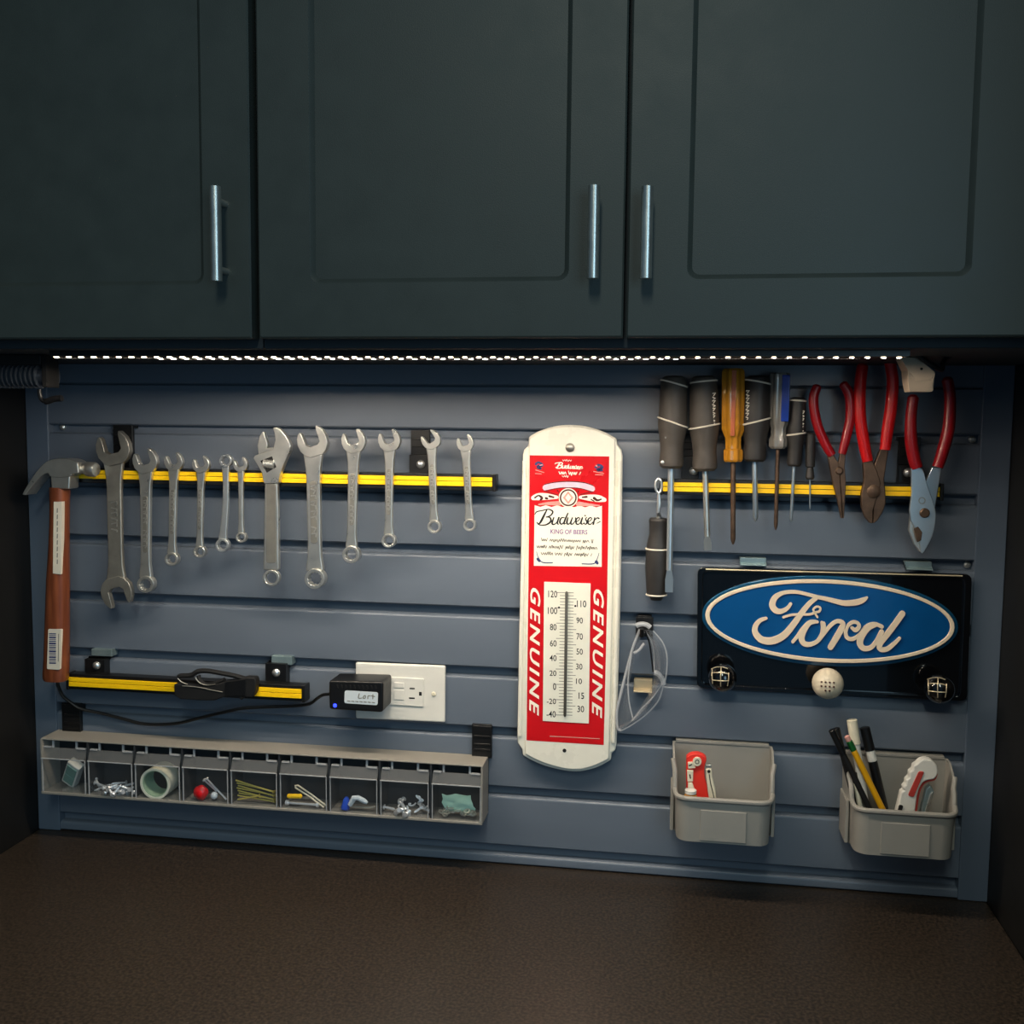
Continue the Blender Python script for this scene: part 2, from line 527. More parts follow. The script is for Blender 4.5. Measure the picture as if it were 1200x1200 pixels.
g1a, g1b = xd(292.2, 200), xd(301.2, 200)
g2a, g2b = xd(733.4, 200), xd(737.6, 200)
dw = g2a - g1b
c1 = thing('wall_cabinet', 'dark grey wall cabinet at the left with one visible door and handle', 'cabinet', (0.2, -0.15, Z_UNDER))
carcass(c1, 0.001, (g1a + g1b) / 2 - 0.0005)
door(c1, g1a - dw, g1a, (g1a - dw + 0.06, xd(236.8, 200), zr), 253, 218, 330, 'left cabinet door with routed panel')
c2 = thing('wall_cabinet', 'dark grey double-door wall cabinet with two handles side by side above the thermometer', 'cabinet', (0.8, -0.15, Z_UNDER))
carcass(c2, (g1a + g1b) / 2 + 0.0005, XW - 0.001)
door(c2, g1b, g2a, (xd(362.2, 200), xd(668.5, 200), zr), 695.5, 217, 327, 'middle cabinet door with routed panel')
door(c2, g2b, g2b + dw + 0.008, (xd(808, 200), xd(1144.5, 200), zr), 757.8, 218, 327, 'right cabinet door with routed panel')

# ------------------------------------------------------------------ led strips under the cabinets
led_me = None


def led_strip(label, yl, px0, px1, pitch, py):
    global led_me
    x0 = P(px0, py, yl).x; x1 = P(px1, py, yl).x
    zb = Z_UNDER - 0.0058
    t = thing('led_light_strip', label, 'light', ((x0 + x1) / 2, yl, zb))
    part('channel', box(B(), x0 - 0.004, x1 + 0.008, yl - 0.006, yl + 0.006, zb + 0.0006, Z_UNDER - 0.0002), 'black', t)
    part('added_shade_lip', box(B(), x0 - 0.004, x1 - 0.034, yl + 0.0052, yl + 0.006, zb - 0.0016, zb + 0.0006), 'matte_black', t)  # unseen lip, added to keep the dots' light off the top of the wall
    part('tape', box(B(), x0 - 0.003, x1 + 0.006, yl - 0.004, yl + 0.004, zb, zb + 0.0006), 'tape_strip', t)
    n = int((x1 - x0) / pitch)
    for i in range(n + 1):
        x = x0 + (x1 - x0) * i / n
        if led_me is None:
            bm = box(B(), -0.0018, 0.0018, -0.0020, 0.0020, -0.0004, 0.0004)
            o = part('led', bm, 'led_side', t); led_me = o.data; led_me.materials.append(MATS['led_lens'])
            for f in led_me.polygons: f.material_index = 1 if f.normal.z < -0.5 else 0
            for v in led_me.vertices: v.co += wloc(t)
        else:
            o = bpy.data.objects.new('led', led_me); COL.objects.link(o); o.parent = t
        o.location = (x - t.location.x, 0, -0.0004)


led_strip('long string of warm white light dots running under all the wall cabinets', -0.250, 66, 1054, 0.0140, 417)
led_strip('shorter second row of warm white light dots directly below the long row', -0.228, 188, 792, 0.0143, 419)

# ------------------------------------------------------------------ magnetic tool rails
YR = -0.030                     # plane of the rails' faces: tools stick to it


def rail(label, x0, x1, xm, ytop, yel0, yel1, ybot, brackets):
    l = Q(x0, ytop, YR)[0]; r = Q(x1, ytop, YR)[0]
    zt = Q(xm, ytop, YR)[1]; zb = Q(xm, ybot, YR)[1]; y0 = Q(xm, yel1, YR)[1]; y1 = Q(xm, yel0, YR)[1]
    t = thing('magnetic_tool_rail', label, 'tool rail', ((l + r) / 2, -0.015, zb), 'magnetic tool rails')
    part('body', box(B(), l + 0.004, r - 0.004, YR + 0.002, -0.012, zb, zt), 'black', t, bev=0.001)
    zm = y0 + (y1 - y0) * 0.52
    part('strip', box(B(), l + 0.004, r - 0.0045, YR, YR + 0.0025, y0, zm - 0.0003), 'yellow', t, bev=0.0004, label='yellow magnet face strip')
    part('strip', box(B(), l + 0.004, r - 0.0045, YR, YR + 0.0025, zm + 0.0003, y1), 'yellow', t, bev=0.0004, label='yellow magnet face strip')
    for a, b in ((l, l + 0.004), (r - 0.004, r)):
        part('end_cap', box(B(), a, b, YR - 0.0003, -0.011, zb - 0.0006, zt + 0.0006), 'black', t, bev=0.001)
    for bx0, by0, bx1, by1, split, sx, sy, tab in brackets:
        bl = Q(bx0, by0, -0.008)[0]; br = Q(bx1, by0, -0.008)[0]; bt = Q((bx0 + bx1) / 2, by0, -0.003)[1]
        bs = Q((bx0 + bx1) / 2, split, -0.008)[1]
        bm = B()
        box(bm, bl, br, -0.014, -0.0005, zt - 0.004, bs)          # screw block behind the rail
        box(bm, bl, br, -0.006, -0.0005, bs, bt)                  # hook plate up to the groove
        box(bm, bl, br, -0.003, 0.010, bt - 0.004, bt)
        for k in (0.3, 0.6):
            zz = bs + (bt - bs) * k
            box(bm, bl + 0.002, br - 0.002, -0.0075, -0.006, zz, zz + 0.002)
        k = part('bracket', bm, 'black', t, bev=0.0008, label='black wall bracket')
        p = P(sx, sy, -0.015)
        part('screw', lathe(B(), (p.x, -0.014, p.z), (p.x, -0.0185, p.z), [(0, 0.0052), (0.4, 0.0052), (0.8, 0.0036), (1, 0.0012)], 14), 'chrome', k)
        if tab:
            part('tab', boxp(B(), *tab, -0.008, 0.008), 'clip_steel', k, bev=0.0006)
    return t


rail('yellow and black magnetic rail holding the hammer and the wrenches', 84, 581, 330, 552.0, 555.0, 565.5, 570.5,
     [(131, 498, 154, 545, 532, 146, 538, None), (481, 504, 503, 553, 533, 493, 544, None)])
rail('yellow and black magnetic rail holding the screwdrivers and the pliers', 773, 1107, 940, 564.5, 568, 579, 583,
     [(800, 508, 820, 557, 535, 813, 552, None), (1054, 512, 1080, 564, 545, 1064, 554, None)])
rail('short yellow and black magnetic rail left of the power outlet', 77, 357, 217, 797, 801, 811.5, 815.5,
     [(102, 770, 125, 792, 771.5, 113, 780, (107, 761, 131, 769)), (313, 775, 337, 797, 776.5, 323.5, 788.5, (318, 769, 342, 779))])


# ------------------------------------------------------------------ wrenches
def loc_of(pxs, y): p = P(pxs[0], pxs[1], y); return (p.x, y, p.z)


JAW = [(0.49, -0.86), (0.57, -1.04), (0.66, -0.98), (0.90, -0.62), (1.0, -0.15), (0.96, 0.3), (0.72, 0.70), (0.42, 0.92), (-0.42, 0.92), (-0.72, 0.70), (-0.96, 0.3),
       (-1.0, -0.15), (-0.92, -0.55), (-0.74, -0.86), (-0.64, -0.94), (-0.54, -0.76), (-0.50, 0.02), (-0.28, 0.22), (0.28, 0.22), (0.49, 0.04)]


def frame(A, Bp):
    d = (Vector(Bp) - Vector(A)); L = d.length; d.normalize(); n = Vector((d.y, -d.x))
    return d, n, L


def jaw(bm, A, d, n, hw, ang, y0, y1):
    a = math.radians(ang); c, s = math.cos(a), math.sin(a); pp = []
    for v, u in JAW:
        v2 = v * c + u * s; u2 = -v * s + u * c
        q = Vector(A) + (n * v2 + d * u2) * (hw / 2); pp.append((q.x, q.y))
    extp(bm, pp, y0, y1)


def ringpx(bm, C, ro, ri, y0, y1, star=True, n=24):
    o = []; i = []
    for k in range(n):
        a = 2 * math.pi * k / n
        o.append(Q(C[0] + ro * math.cos(a), C[1] + ro * math.sin(a), y0))
        r2 = ri * (1.0 if (k % 2 == 0 or not star) else 0.88)
        i.append(Q(C[0] + r2 * math.cos(a), C[1] + r2 * math.sin(a), y0))
    annulus(bm, o, i, y0, y1)


def shank(bm, A, Bp, w0, w1, y0, y1, u0, u1, bend=0.0):
    d, n, L = frame(A, Bp); left = []; right = []
    for k in range(9):
        t = k / 8; u = u0 + (L - u0 - u1) * t
        w = w0 + (w1 - w0) * t + (abs(t - 0.5) * 2) ** 6 * w0 * 0.35
        c = Vector(A) + d * u + n * (bend * math.sin(math.pi * t))
        left.append((c.x - n.x * w / 2, c.y - n.y * w / 2)); right.append((c.x + n.x * w / 2, c.y + n.y * w / 2))
    extp(bm, left + right[::-1], y0, y1)


def emboss(parent, A, Bp, w, y, m='steel_dark'):
    d, n, L = frame(A, Bp)
    pts = [Vector(A) + d * (L * t) for t in (0.28, 0.74)]
    q = [(pts[0] - n * w * .28), (pts[0] + n * w * .28), (pts[1] + n * w * .26), (pts[1] - n * w * .26)]
    part('grip_panel', extp(B(), rquad([(v.x, v.y) for v in q], w * 0.25), y - 0.0005, y + 0.001), m, parent, bev=0.0003)
    bm = B(); u = 0.31; k = 0
    while u < 0.70:
        c = Vector(A) + d * (L * u); h = w * 0.17
        e = (0.6, -0.6, 0.2)[k % 3] * h
        stroke(bm, [(c.x - h, c.y + e, w * .1 + .3), (c.x + h, c.y, w * .1 + .3), (c.x + h * (.2 if k % 2 else 1), c.y + w * .26, w * .1 + .3)], y - 0.0009, y - 0.0003, smooth=False)
        u += w * 0.42 / L; k += 1
        if k % 7 == 0: u += 0.05
    part('raised_marks', bm, 'steel', parent)


def combo(label, A, Bp, hw, rw, s0, s1, ang=17, m='steel', panel=True):
    th = 0.0035 + hw * 0.00016
    t = thing('combination_wrench', label, 'wrench', loc_of(Bp, YR - th), 'wrenches on the upper rail')
    d, n, L = frame(A, Bp)
    bm = B(); jaw(bm, A, d, n, hw, ang, YR - th * 1.15, YR - 0.0004); part('jaw', bm, m, t, bev=0.0006)
    bm = B(); shank(bm, A, Bp, s0, s1, YR - th, YR - 0.0008, hw * 0.38, rw * 0.40); part('shank', bm, m, t, bev=0.0016, seg=3)
    bm = B(); ringpx(bm, Bp, rw / 2, rw * 0.35, YR - th * 1.35, YR - 0.0004); part('box_end', bm, m, t, bev=0.0006)
    if panel: emboss(t, A, Bp, s1, YR - th)
    return t


# double open-ended wrench
t = thing('open_end_wrench', 'large dull double open-ended wrench hanging next to the claw hammer', 'wrench', loc_of((135, 712), YR - 0.008), 'wrenches on the upper rail')
A, Bp = (132, 527), (135.5, 693)
d, n, L = frame(A, Bp)
bm = B(); jaw(bm, A, d, n, 39, 12, YR - 0.010, YR - 0.0004); part('jaw', bm, 'steel_dark', t, bev=0.0008)
bm = B(); jaw(bm, Bp, -d, -n, 36, 14, YR - 0.009, YR - 0.0004); part('jaw', bm, 'steel_dark', t, bev=0.0008)
bm = B(); shank(bm, A, Bp, 17.5, 16.5, YR - 0.0075, YR - 0.001, 14, 12); part('shank', bm, 'steel_dark', t, bev=0.002, seg=3)
bm = B()
for k in range(6):
    c = Vector(A) + d * (62 + k * 6.2)
    stroke(bm, [(c.x - 3.2, c.y, 1.6), (c.x + 3, c.y + (1.5 if k % 2 else -1.2), 1.6), (c.x + 3, c.y + 3, 1.6)], YR - 0.0079, YR - 0.007, smooth=False)
part('raised_marks', bm, 'steel', t)

combo('long combination wrench hanging right beside the big double open-ended wrench', (169.5, 541.5), (170, 685), 28, 19.5, 12.5, 10)
combo('middle-sized combination wrench, third wrench from the claw hammer', (203, 542), (200.5, 655.5), 21, 15.5, 9.5, 7.5)
combo('small combination wrench, fourth wrench from the claw hammer', (235, 545), (233, 647), 19.5, 13.8, 8, 6.3)
# double box wrench
t = thing('box_end_wrench', 'slim chrome wrench with closed rings at both ends', 'wrench', loc_of((260, 646), YR - 0.006), 'wrenches on the upper rail')
A, Bp = (264, 540), (260, 639)
bm = B(); ringpx(bm, A, 7.3, 4.9, YR - 0.008, YR - 0.0004); part('box_end', bm, 'chrome', t, bev=0.0006)
bm = B(); ringpx(bm, Bp, 7.8, 5.4, YR - 0.008, YR - 0.0004); part('box_end', bm, 'chrome', t, bev=0.0006)
bm = B(); shank(bm, A, Bp, 6.5, 7.5, YR - 0.006, YR - 0.001, 6, 6, bend=1.8); part('shank', bm, 'chrome', t, bev=0.0014, seg=3)
combo('tiniest combination wrench, close beside the double ring wrench', (281.5, 545), (282, 630), 16.5, 12, 6, 5.2, panel=False)

# adjustable wrench
t = thing('adjustable_wrench', 'adjustable wrench with knurled worm and open jaw', 'wrench', loc_of((317, 688), YR - 0.008), 'wrenches on the upper rail')
Z = lambda l: [(240 + x / 7.5, 490 + y / 7.5) for x, y in l]
part('fixed_jaw', extp(B(), Z([(595, 85), (625, 78), (665, 100), (715, 160), (752, 232), (748, 280), (700, 390), (662, 490), (645, 575), (518, 575), (500, 480), (425, 352), (440, 328), (600, 272), (618, 190), (610, 130)]), YR - 0.0105, YR - 0.0004), 'steel', t, bev=0.001)
part('movable_jaw', extp(B(), Z([(505, 118), (518, 122), (552, 235), (545, 262), (600, 255), (602, 275), (470, 318), (462, 240), (480, 160)]), YR - 0.009, YR - 0.001), 'steel', t, bev=0.0008)
part('worm_window', extp(B(), Z([(488, 375), (590, 335), (628, 430), (545, 480)]), YR - 0.0108, YR - 0.010), 'hole_dark', t)
a = P(*Z([(515, 400)])[0], YR - 0.010); b = P(*Z([(612, 408)])[0], YR - 0.010)
bm = B()
prof = []
for k in range(13): prof.append((k / 12, 0.0058 if k % 2 else 0.0043))
lathe(bm, a, b, prof, 14)
part('worm', bm, 'chrome', t)
A, Bp = (317.3, 560), (316.5, 677.5)
bm = B(); extp(bm, [(310.2, 562), (324.9, 562), (326, 600), (326.5, 668), (308.5, 668), (309.5, 600)], YR - 0.0085, YR - 0.001); part('handle', bm, 'steel', t, bev=0.0016, seg=3)
part('handle_recess', extp(B(), rquad([(312.3, 566), (322.8, 566), (323.6, 660), (311.4, 660)], 4), YR - 0.0090, YR - 0.0084), 'steel_dark', t, bev=0.0002)
bm = B(); ringpx(bm, (317.4, 677.5), 9.8, 6.8, YR - 0.0085, YR - 0.001, star=False); part('hang_hole', bm, 'steel', t, bev=0.0008)

combo('largest combination wrench, right of the adjustable wrench', (366, 519), (368.5, 678.5), 35, 23.5, 16.5, 14.5)
combo('long combination wrench, second to the right of the adjustable wrench', (414, 518), (411, 650), 27.5, 20, 12.5, 9.5)
combo('combination wrench between the two brighter-ringed ones, third right of the adjustable wrench', (456, 517), (455, 634), 25.5, 16.5, 10.5, 8)
combo('combination wrench with sharply tilted jaw in front of a black bracket', (505, 516), (508.5, 617.5), 22, 15.8, 9.5, 8, ang=32)
combo('short combination wrench hanging at the right end of the rail', (545, 520), (550, 615.5), 19.5, 14.5, 9.5, 7.5, ang=14)

# ------------------------------------------------------------------ claw hammer
t = thing('claw_hammer', 'claw hammer with reddish wooden handle and barcode sticker', 'hammer', loc_of((66, 797), YR - 0.012))
Z = lambda l: [(20 + x / 6, 400 + y / 6) for x, y in l]
YH = YR - 0.024
top = catmull([(35, 1078), (60, 1030), (125, 930), (200, 850), (275, 826), (370, 830), (425, 856)], 4)
bot = catmull([(432, 925), (385, 932), (372, 950), (300, 958), (232, 950), (215, 928), (170, 948), (112, 1010), (58, 1082)], 4)
part('head', extp(B(), Z(top + bot), YH, YR - 0.0005), 'steel', t, bev=0.0045, seg=3)
YC = (YH + YR) / 2
a = P(20 + 425 / 6, 400 + 890 / 6, YC); b = P(20 + 556 / 6, 400 + 902 / 6, YC - 0.003)
part('striking_face', lathe(B(), a, b, [(0, 0.0085), (0.25, 0.0068), (0.45, 0.0072), (0.55, 0.0092), (0.92, 0.0094), (1, 0.0082)], 18), 'steel', t, label='round worn striking face')
part('neck', extp(B(), Z([(232, 945), (372, 945), (366, 1040), (240, 1040)]), YH + 0.001, YR - 0.001), 'steel', t, bev=0.002)
rows = [(571, 60.0, 80.0), (590, 60.5, 79.5), (615, 60.3, 79.2), (650, 58.5, 79.5), (680, 56.2, 80), (733, 54.2, 80), (770, 53, 80), (784, 52, 79.5), (788, 51.5, 79.3), (794, 51.8, 79.3), (797, 53.5, 78)]
bm = B(); rings = []
for py, xl, xr in rows:
    c = P((xl + xr) / 2, py, YC); hw = (Q(xr, py, YC)[0] - Q(xl, py, YC)[0]) / 2
    rings.append([bm.verts.new((c.x + hw * math.copysign(abs(math.cos(q)) ** 0.8, math.cos(q)), YC + min(0.0118, hw * 1.05) * math.copysign(abs(math.sin(q)) ** 0.8, math.sin(q)), c.z)) for q in [2 * math.pi * k / 20 for k in range(20)]])
for i in range(len(rings) - 1):
    for k in range(20): bm.faces.new((rings[i][k], rings[i][(k + 1) % 20], rings[i + 1][(k + 1) % 20], rings[i + 1][k]))
bm.faces.new(rings[0]); bm.faces.new(rings[-1])
hd = part('handle', bm, 'wood', t, label='varnished reddish wooden handle')
YF = YC - 0.0122
part('long_label', extp(B(), [(63, 588), (72.5, 588), (72, 630), (71, 673), (62, 672), (62.3, 640)], YF, YC - 0.006), 'paper', hd)
sk = part('barcode_sticker', extp(B(), rquad([(56.5, 737), (71.5, 737.5), (70, 785), (55, 784)], 1.5), YF, YC - 0.006), 'paper', hd)
bm = B()
y = 742.0
for w in (1.2, .8, 1.8, .8, 1.2, 2, .8, 1.4, .8, 2, 1, .8, 1.8, 1.2, .8, 1.6):
    extp(bm, [(57.5, y), (65.5, y + .2), (65.5, y + w + .2), (57.5, y + w)], YF - 0.0002, YF + 0.0002); y += w + 1.05
part('barcode', bm, 'navy_print', hd)
bm = B()
stroke(bm, [(68.6, 743, .8), (68.2, 775, .8)], YF - 0.0002, YF + 0.0002, smooth=False)
for k in range(9): stroke(bm, [(67.2, 596 + k * 7.5, 1.1), (67.0, 600.5 + k * 7.5, 1.1)], YF - 0.0002, YF + 0.0002, smooth=False)
part('fine_print', bm, 'tick_grey', hd)


# ------------------------------------------------------------------ screwdrivers
def driver(label, top, bot, tip, prof, hm, sw, tipk, rings=(), flute=0, fd=0.0, sm='steel', cap=None, mark=None, seg=24, extra=None):
    """handle from top to bot px, shaft on to tip px; prof (t, half width px)"""
    rs = sw / 2 / 950.0
    yc = YR - rs - 0.0004
    wmax = max(r for q, r in prof) / 950.0
    yh = min(yc, -wmax - 0.001)
    t = thing('screwdriver', label, 'screwdriver', loc_of(tip, yc), 'screwdrivers on the right rail')
    a = P(top[0], top[1], yh); b = P(bot[0], bot[1], yh)
    hp = [(q, r / 950.0) for q, r in prof]
    h = part('handle', lathe(B(), a, b, hp, seg, flute, fd), hm, t, ang=28)
    for (q, tilt) in rings:
        c = a.lerp(b, q)
        rad = None
        for (q0, r0), (q1, r1) in zip(hp, hp[1:]):
            if q0 <= q <= q1: rad = r0 + (r1 - r0) * (q - q0) / max(1e-6, q1 - q0)
        pts = []
        for k in range(25):
            an = 2 * math.pi * k / 24
            pts.append((c.x + math.cos(an) * (rad + 0.0001), c.y + math.sin(an) * (rad + 0.0001), c.z + tilt / 950.0 * math.cos(an)))
        part('ring', tube(B(), pts, 0.0011, 6, cap=False), 'paper', h, label='thin white ring')
    c2 = P(tip[0], tip[1], yc); b2 = Vector((b.x, yc, b.z))
    L = (c2 - b2).length
    bm = B()
    if tipk == 'flat':
        lathe(bm, Vector((b.x, yc, b.z + 0.004)), b2.lerp(c2, 0.82), [(0, rs), (1, rs)], 12)
        q0 = b2.lerp(c2, 0.82)
        w = rs * 1.25
        vs = []
        for c, hw, hy in ((q0, rs * .8, rs), (b2.lerp(c2, 0.90), w, rs * .6), (c2, w * .95, rs * .22)):
            vs.append([bm.verts.new((c.x + sx * hw, c.y + sy * hy, c.z)) for sx, sy in ((-1, -1), (1, -1), (1, 1), (-1, 1))])
        for i in range(2):
            for k in range(4): bm.faces.new((vs[i][k], vs[i][(k + 1) % 4], vs[i + 1][(k + 1) % 4], vs[i + 1][k]))
        bm.faces.new(vs[0]); bm.faces.new(vs[2])
    else:
        lathe(bm, Vector((b.x, yc, b.z + 0.004)), c2, [(0, rs), (0.93, rs), (0.965, rs * .75), (1, rs * .3)], 12)
    part('shaft', bm, sm, t)
    if cap: part('collar', lathe(B(), a, b, [(q, r / 950.0) for q, r in cap[0]], 20), cap[1], h)
    if mark:
        bm = B(); x0, y0, x1, y1 = mark; yy = yh - wmax * 0.78; k = 0; y = y0
        while y < y1:
            f = (y - y0) / (y1 - y0); x = x0 + (x1 - x0) * f
            stroke(bm, [(x - 1.6, y, 1.3), (x + 1.6, y + (1.4 if k % 2 else -.4), 1.3), (x - .6, y + 2.6, 1.0)], yy, yy + 0.004, smooth=False); y += 4.4; k += 1
        part('printed_marks', bm, 'paper', h)
    if extra: extra(t, h, a, b, yh)
    return t


G = [(0, 9), (0.02, 12.5), (0.07, 14.2), (0.12, 14.6), (0.35, 15.4), (0.52, 16.2), (0.60, 15.2), (0.72, 13.2), (0.80, 12.6), (0.92, 13.4), (0.97, 13.0), (1, 10)]
sc = lambda p, k: [(q, r * k) for q, r in p]


def studs(t, h, a, b, yh):
    c = a.lerp(b, 0.66)
    part('stud', sphere(B(), (c.x - 0.006, c.y - 0.0118, c.z), 0.0026, 0.6), 'chrome', h)
    c = a.lerp(b, 0.93)
    part('stud', sphere(B(), (c.x - 0.010, c.y - 0.0105, c.z), 0.0024, 0.6), 'chrome', h)


driver('fat grey-handled screwdriver with the longest shaft, leftmost on the rail', (790, 440.5), (786.5, 549), (784, 694), G, 'grip_grey', 7.2, 'flat', [(0.08, -4), (0.50, -5.5)], sm='steel_blue', extra=studs)
driver('fat grey-handled flat screwdriver with white lettering, left of the amber one', (824.5, 440.5), (826, 552), (829.5, 645), sc(G, 1.02), 'grip_grey', 6.6, 'flat', [(0.06, 1.5), (0.53, 3.2)], sm='steel', mark=(837, 461, 836, 498))
AM = [(0, 10.5), (0.015, 12.2), (0.04, 13), (0.64, 13.4), (0.70, 11.5), (0.74, 9), (0.86, 9), (0.875, 11), (0.98, 11), (1, 9.5)]


def amber_extra(t, h, a, b, yh):
    c = a.lerp(b, 0.02); e = a.lerp(b, 0.72)
    part('inlay', box(B(), c.x - 0.0016, c.x + 0.0032, yh - 0.0134, yh - 0.011, e.z, c.z), 'amber_core', h, bev=0.0005)


driver('screwdriver with translucent amber fluted handle', (859, 432), (859, 541), (859, 638), AM, 'amber', 5.6, 'cross', flute=8, fd=0.14, seg=48, sm='rust', extra=amber_extra)
driver('dark-handled screwdriver tucked between the amber and the blue handled ones', (888, 440.5), (884, 541), (885.5, 611), sc(G, 0.94), 'grip_dark', 6.0, 'cross', [(0.07, -2.5), (0.53, 4)], sm='steel_blue', mark=(876.5, 458, 876, 490))
BL = [(0, 9.5), (0.02, 10.8), (0.60, 11.0), (0.68, 10), (0.72, 8), (0.84, 8.2), (0.88, 10), (0.97, 9.5), (1, 7)]


def blue_extra(t, h, a, b, yh):
    c = a.lerp(b, 0.03); e = a.lerp(b, 0.64)
    part('blue_inlay', box(B(), c.x + 0.0012, c.x + 0.0100, yh - 0.0106, yh - 0.002, e.z, c.z), 'blue_clear', h, bev=0.001)


driver('screwdriver with fluted blue and clear acetate handle', (914.5, 437), (911.5, 526), (909, 621), BL, 'clear_acetate', 4.4, 'cross', flute=6, fd=0.2, seg=36, sm='rust', extra=blue_extra)
driver('slim dark-handled screwdriver right of the blue-handled one', (935.5, 465.5), (930.5, 546.5), (927, 611), sc(G, 0.60), 'grip_dark', 3.6, 'cross', [(0.05, -0.6), (0.53, 1.5)], sm='steel_blue', mark=(941.5, 482, 939.5, 506))
driver('tiny dark precision screwdriver next to the needle-nose pliers', (950, 507.5), (949, 562), (949.3, 597), [(0, 4), (0.03, 5.2), (0.55, 5.4), (0.72, 5.2), (0.74, 3.6), (0.86, 4.4), (0.95, 5), (1, 3.5)], 'grip_dark', 1.8, 'cross', sm='steel_blue')

# hook tool hanging handle-down
yc = YR - 0.003
t = thing('hook_tool', 'short tool with steel eye, hanging handle downward from the left rail end', 'tool', loc_of((769, 702), yc))
a = P(772, 607, -0.017); b = P(769, 703, -0.017)
hp = [(0, 9.5), (0.03, 11), (0.08, 10.5), (0.2, 10.2), (0.32, 12.5), (0.38, 13.2), (0.6, 13.6), (0.85, 11.8), (0.94, 11), (0.96, 8.5), (1, 6.5)]
h = part('handle', lathe(B(), a, b, [(q, r / 950) for q, r in hp], 24), 'grip_dark', t, ang=28)
for q, r in ((0.375, 13.4), (0.935, 11.3)):
    c = a.lerp(b, q); pts = [(c.x + math.cos(2 * math.pi * k / 24) * r / 950, c.y + math.sin(2 * math.pi * k / 24) * r / 950, c.z) for k in range(25)]
    part('ring', tube(B(), pts, 0.0011, 6, cap=False), 'paper', h, label='thin white ring')
c = P(772, 585, yc); e = P(771, 600, yc)
bm = tube(B(), [(a.x, -0.017, a.z - 0.002), (a.x, -0.019, a.z + 0.004), tuple(e), tuple(P(772.3, 590, yc)), tuple(P(772, 578, yc))], [0.003, 0.0028, 0.0018, 0.0024, 0.0016], 10)
lp = [tuple(P(771.8 + 3.6 * math.sin(q), 569.5 - 8 * math.cos(q), yc)) for q in [2 * math.pi * k / 18 for k in range(19)]]
tube(bm, lp, 0.0015, 8, cap=False)
part('eye_rod', bm, 'chrome', t)

# ------------------------------------------------------------------ pliers
Z = lambda l: [(920 + x / 4.2857, 400 + y / 4.2857) for x, y in l]


def grip(name, pts, r, m, t, y):
    s = catmull([(*Z([(p[0], p[1])])[0], p[2] if len(p) > 2 else 1.0) for p in pts], 5)
    P3 = [tuple(P(x, q, y)) for x, q, k in s]; rr = [r * k for x, q, k in s]
    rr[0] *= 0.55
    P3.insert(0, tuple(Vector(P3[0]) + (Vector(P3[0]) - Vector(P3[1])) * 0.12)); rr.insert(0, rr[0] * 0.4)
    return part(name, tube(B(), P3, rr, 12), m, t)


YG = YR - 0.006
t = thing('needle_nose_pliers', 'small rusty needle-nose pliers with dark red bowed grips', 'pliers', loc_of((987, 607), YR - 0.004))
part('jaw', extp(B(), Z([(212, 562), (243, 568), (268, 610), (276, 690), (283, 780), (289, 888), (282, 890), (262, 790), (238, 700)]), YR - 0.008, YR - 0.0004), 'rust', t, bev=0.0009)
part('jaw', extp(B(), Z([(306, 545), (280, 548), (266, 620), (277, 690), (284, 780), (290, 890), (297, 888), (302, 790), (306, 700), (300, 630)]), YR - 0.0072, YR - 0.0004), 'rust', t, bev=0.0009)
p = P(*Z([(272, 650)])[0], YR - 0.008)
part('pivot', lathe(B(), (p.x, YR - 0.006, p.z), (p.x, YR - 0.0095, p.z), [(0, .0045), (.7, .0045), (1, .003)], 14), 'rust', t)
grip('grip', [(165, 218), (143, 290, 1.1), (160, 410, 1.1), (205, 520, 1.05), (236, 572, .95)], 0.0050, 'dark_red_grip', t, YG)
grip('grip', [(285, 208), (322, 268, 1.1), (328, 380, 1.1), (305, 490, 1.05), (286, 565, .9)], 0.0050, 'dark_red_grip', t, YG)

t = thing('diagonal_cutters', 'heavy rusty cutting pliers with long bright red grips', 'pliers', loc_of((1023, 613), YR - 0.004))
part('jaw', extp(B(), Z([(392, 595), (436, 590), (462, 650), (482, 712), (470, 760), (443, 850), (441, 916), (425, 912), (400, 880), (384, 825), (383, 770), (398, 700)]), YR - 0.010, YR - 0.0004), 'rust', t, bev=0.0012)
part('jaw', extp(B(), Z([(524, 535), (482, 535), (452, 610), (430, 700), (445, 800), (442, 916), (462, 904), (490, 860), (506, 815), (504, 755), (498, 690), (512, 600)]), YR - 0.009, YR - 0.0004), 'rust', t, bev=0.0012)
p = P(*Z([(445, 755)])[0], YR - 0.010)
part('pivot', lathe(B(), (p.x, YR - 0.008, p.z), (p.x, YR - 0.0115, p.z), [(0, .0075), (.7, .0075), (1, .0055)], 16), 'rust', t)
grip('grip', [(392, 108), (377, 220, 1.05), (376, 370, 1.08), (394, 500, 1.05), (415, 602, .95)], 0.0062, 'red_grip', t, YG - 0.001)
grip('grip', [(524, 92), (540, 195, 1.05), (532, 330, 1.08), (514, 450, 1.05), (502, 545, .95)], 0.0062, 'red_grip', t, YG - 0.001)

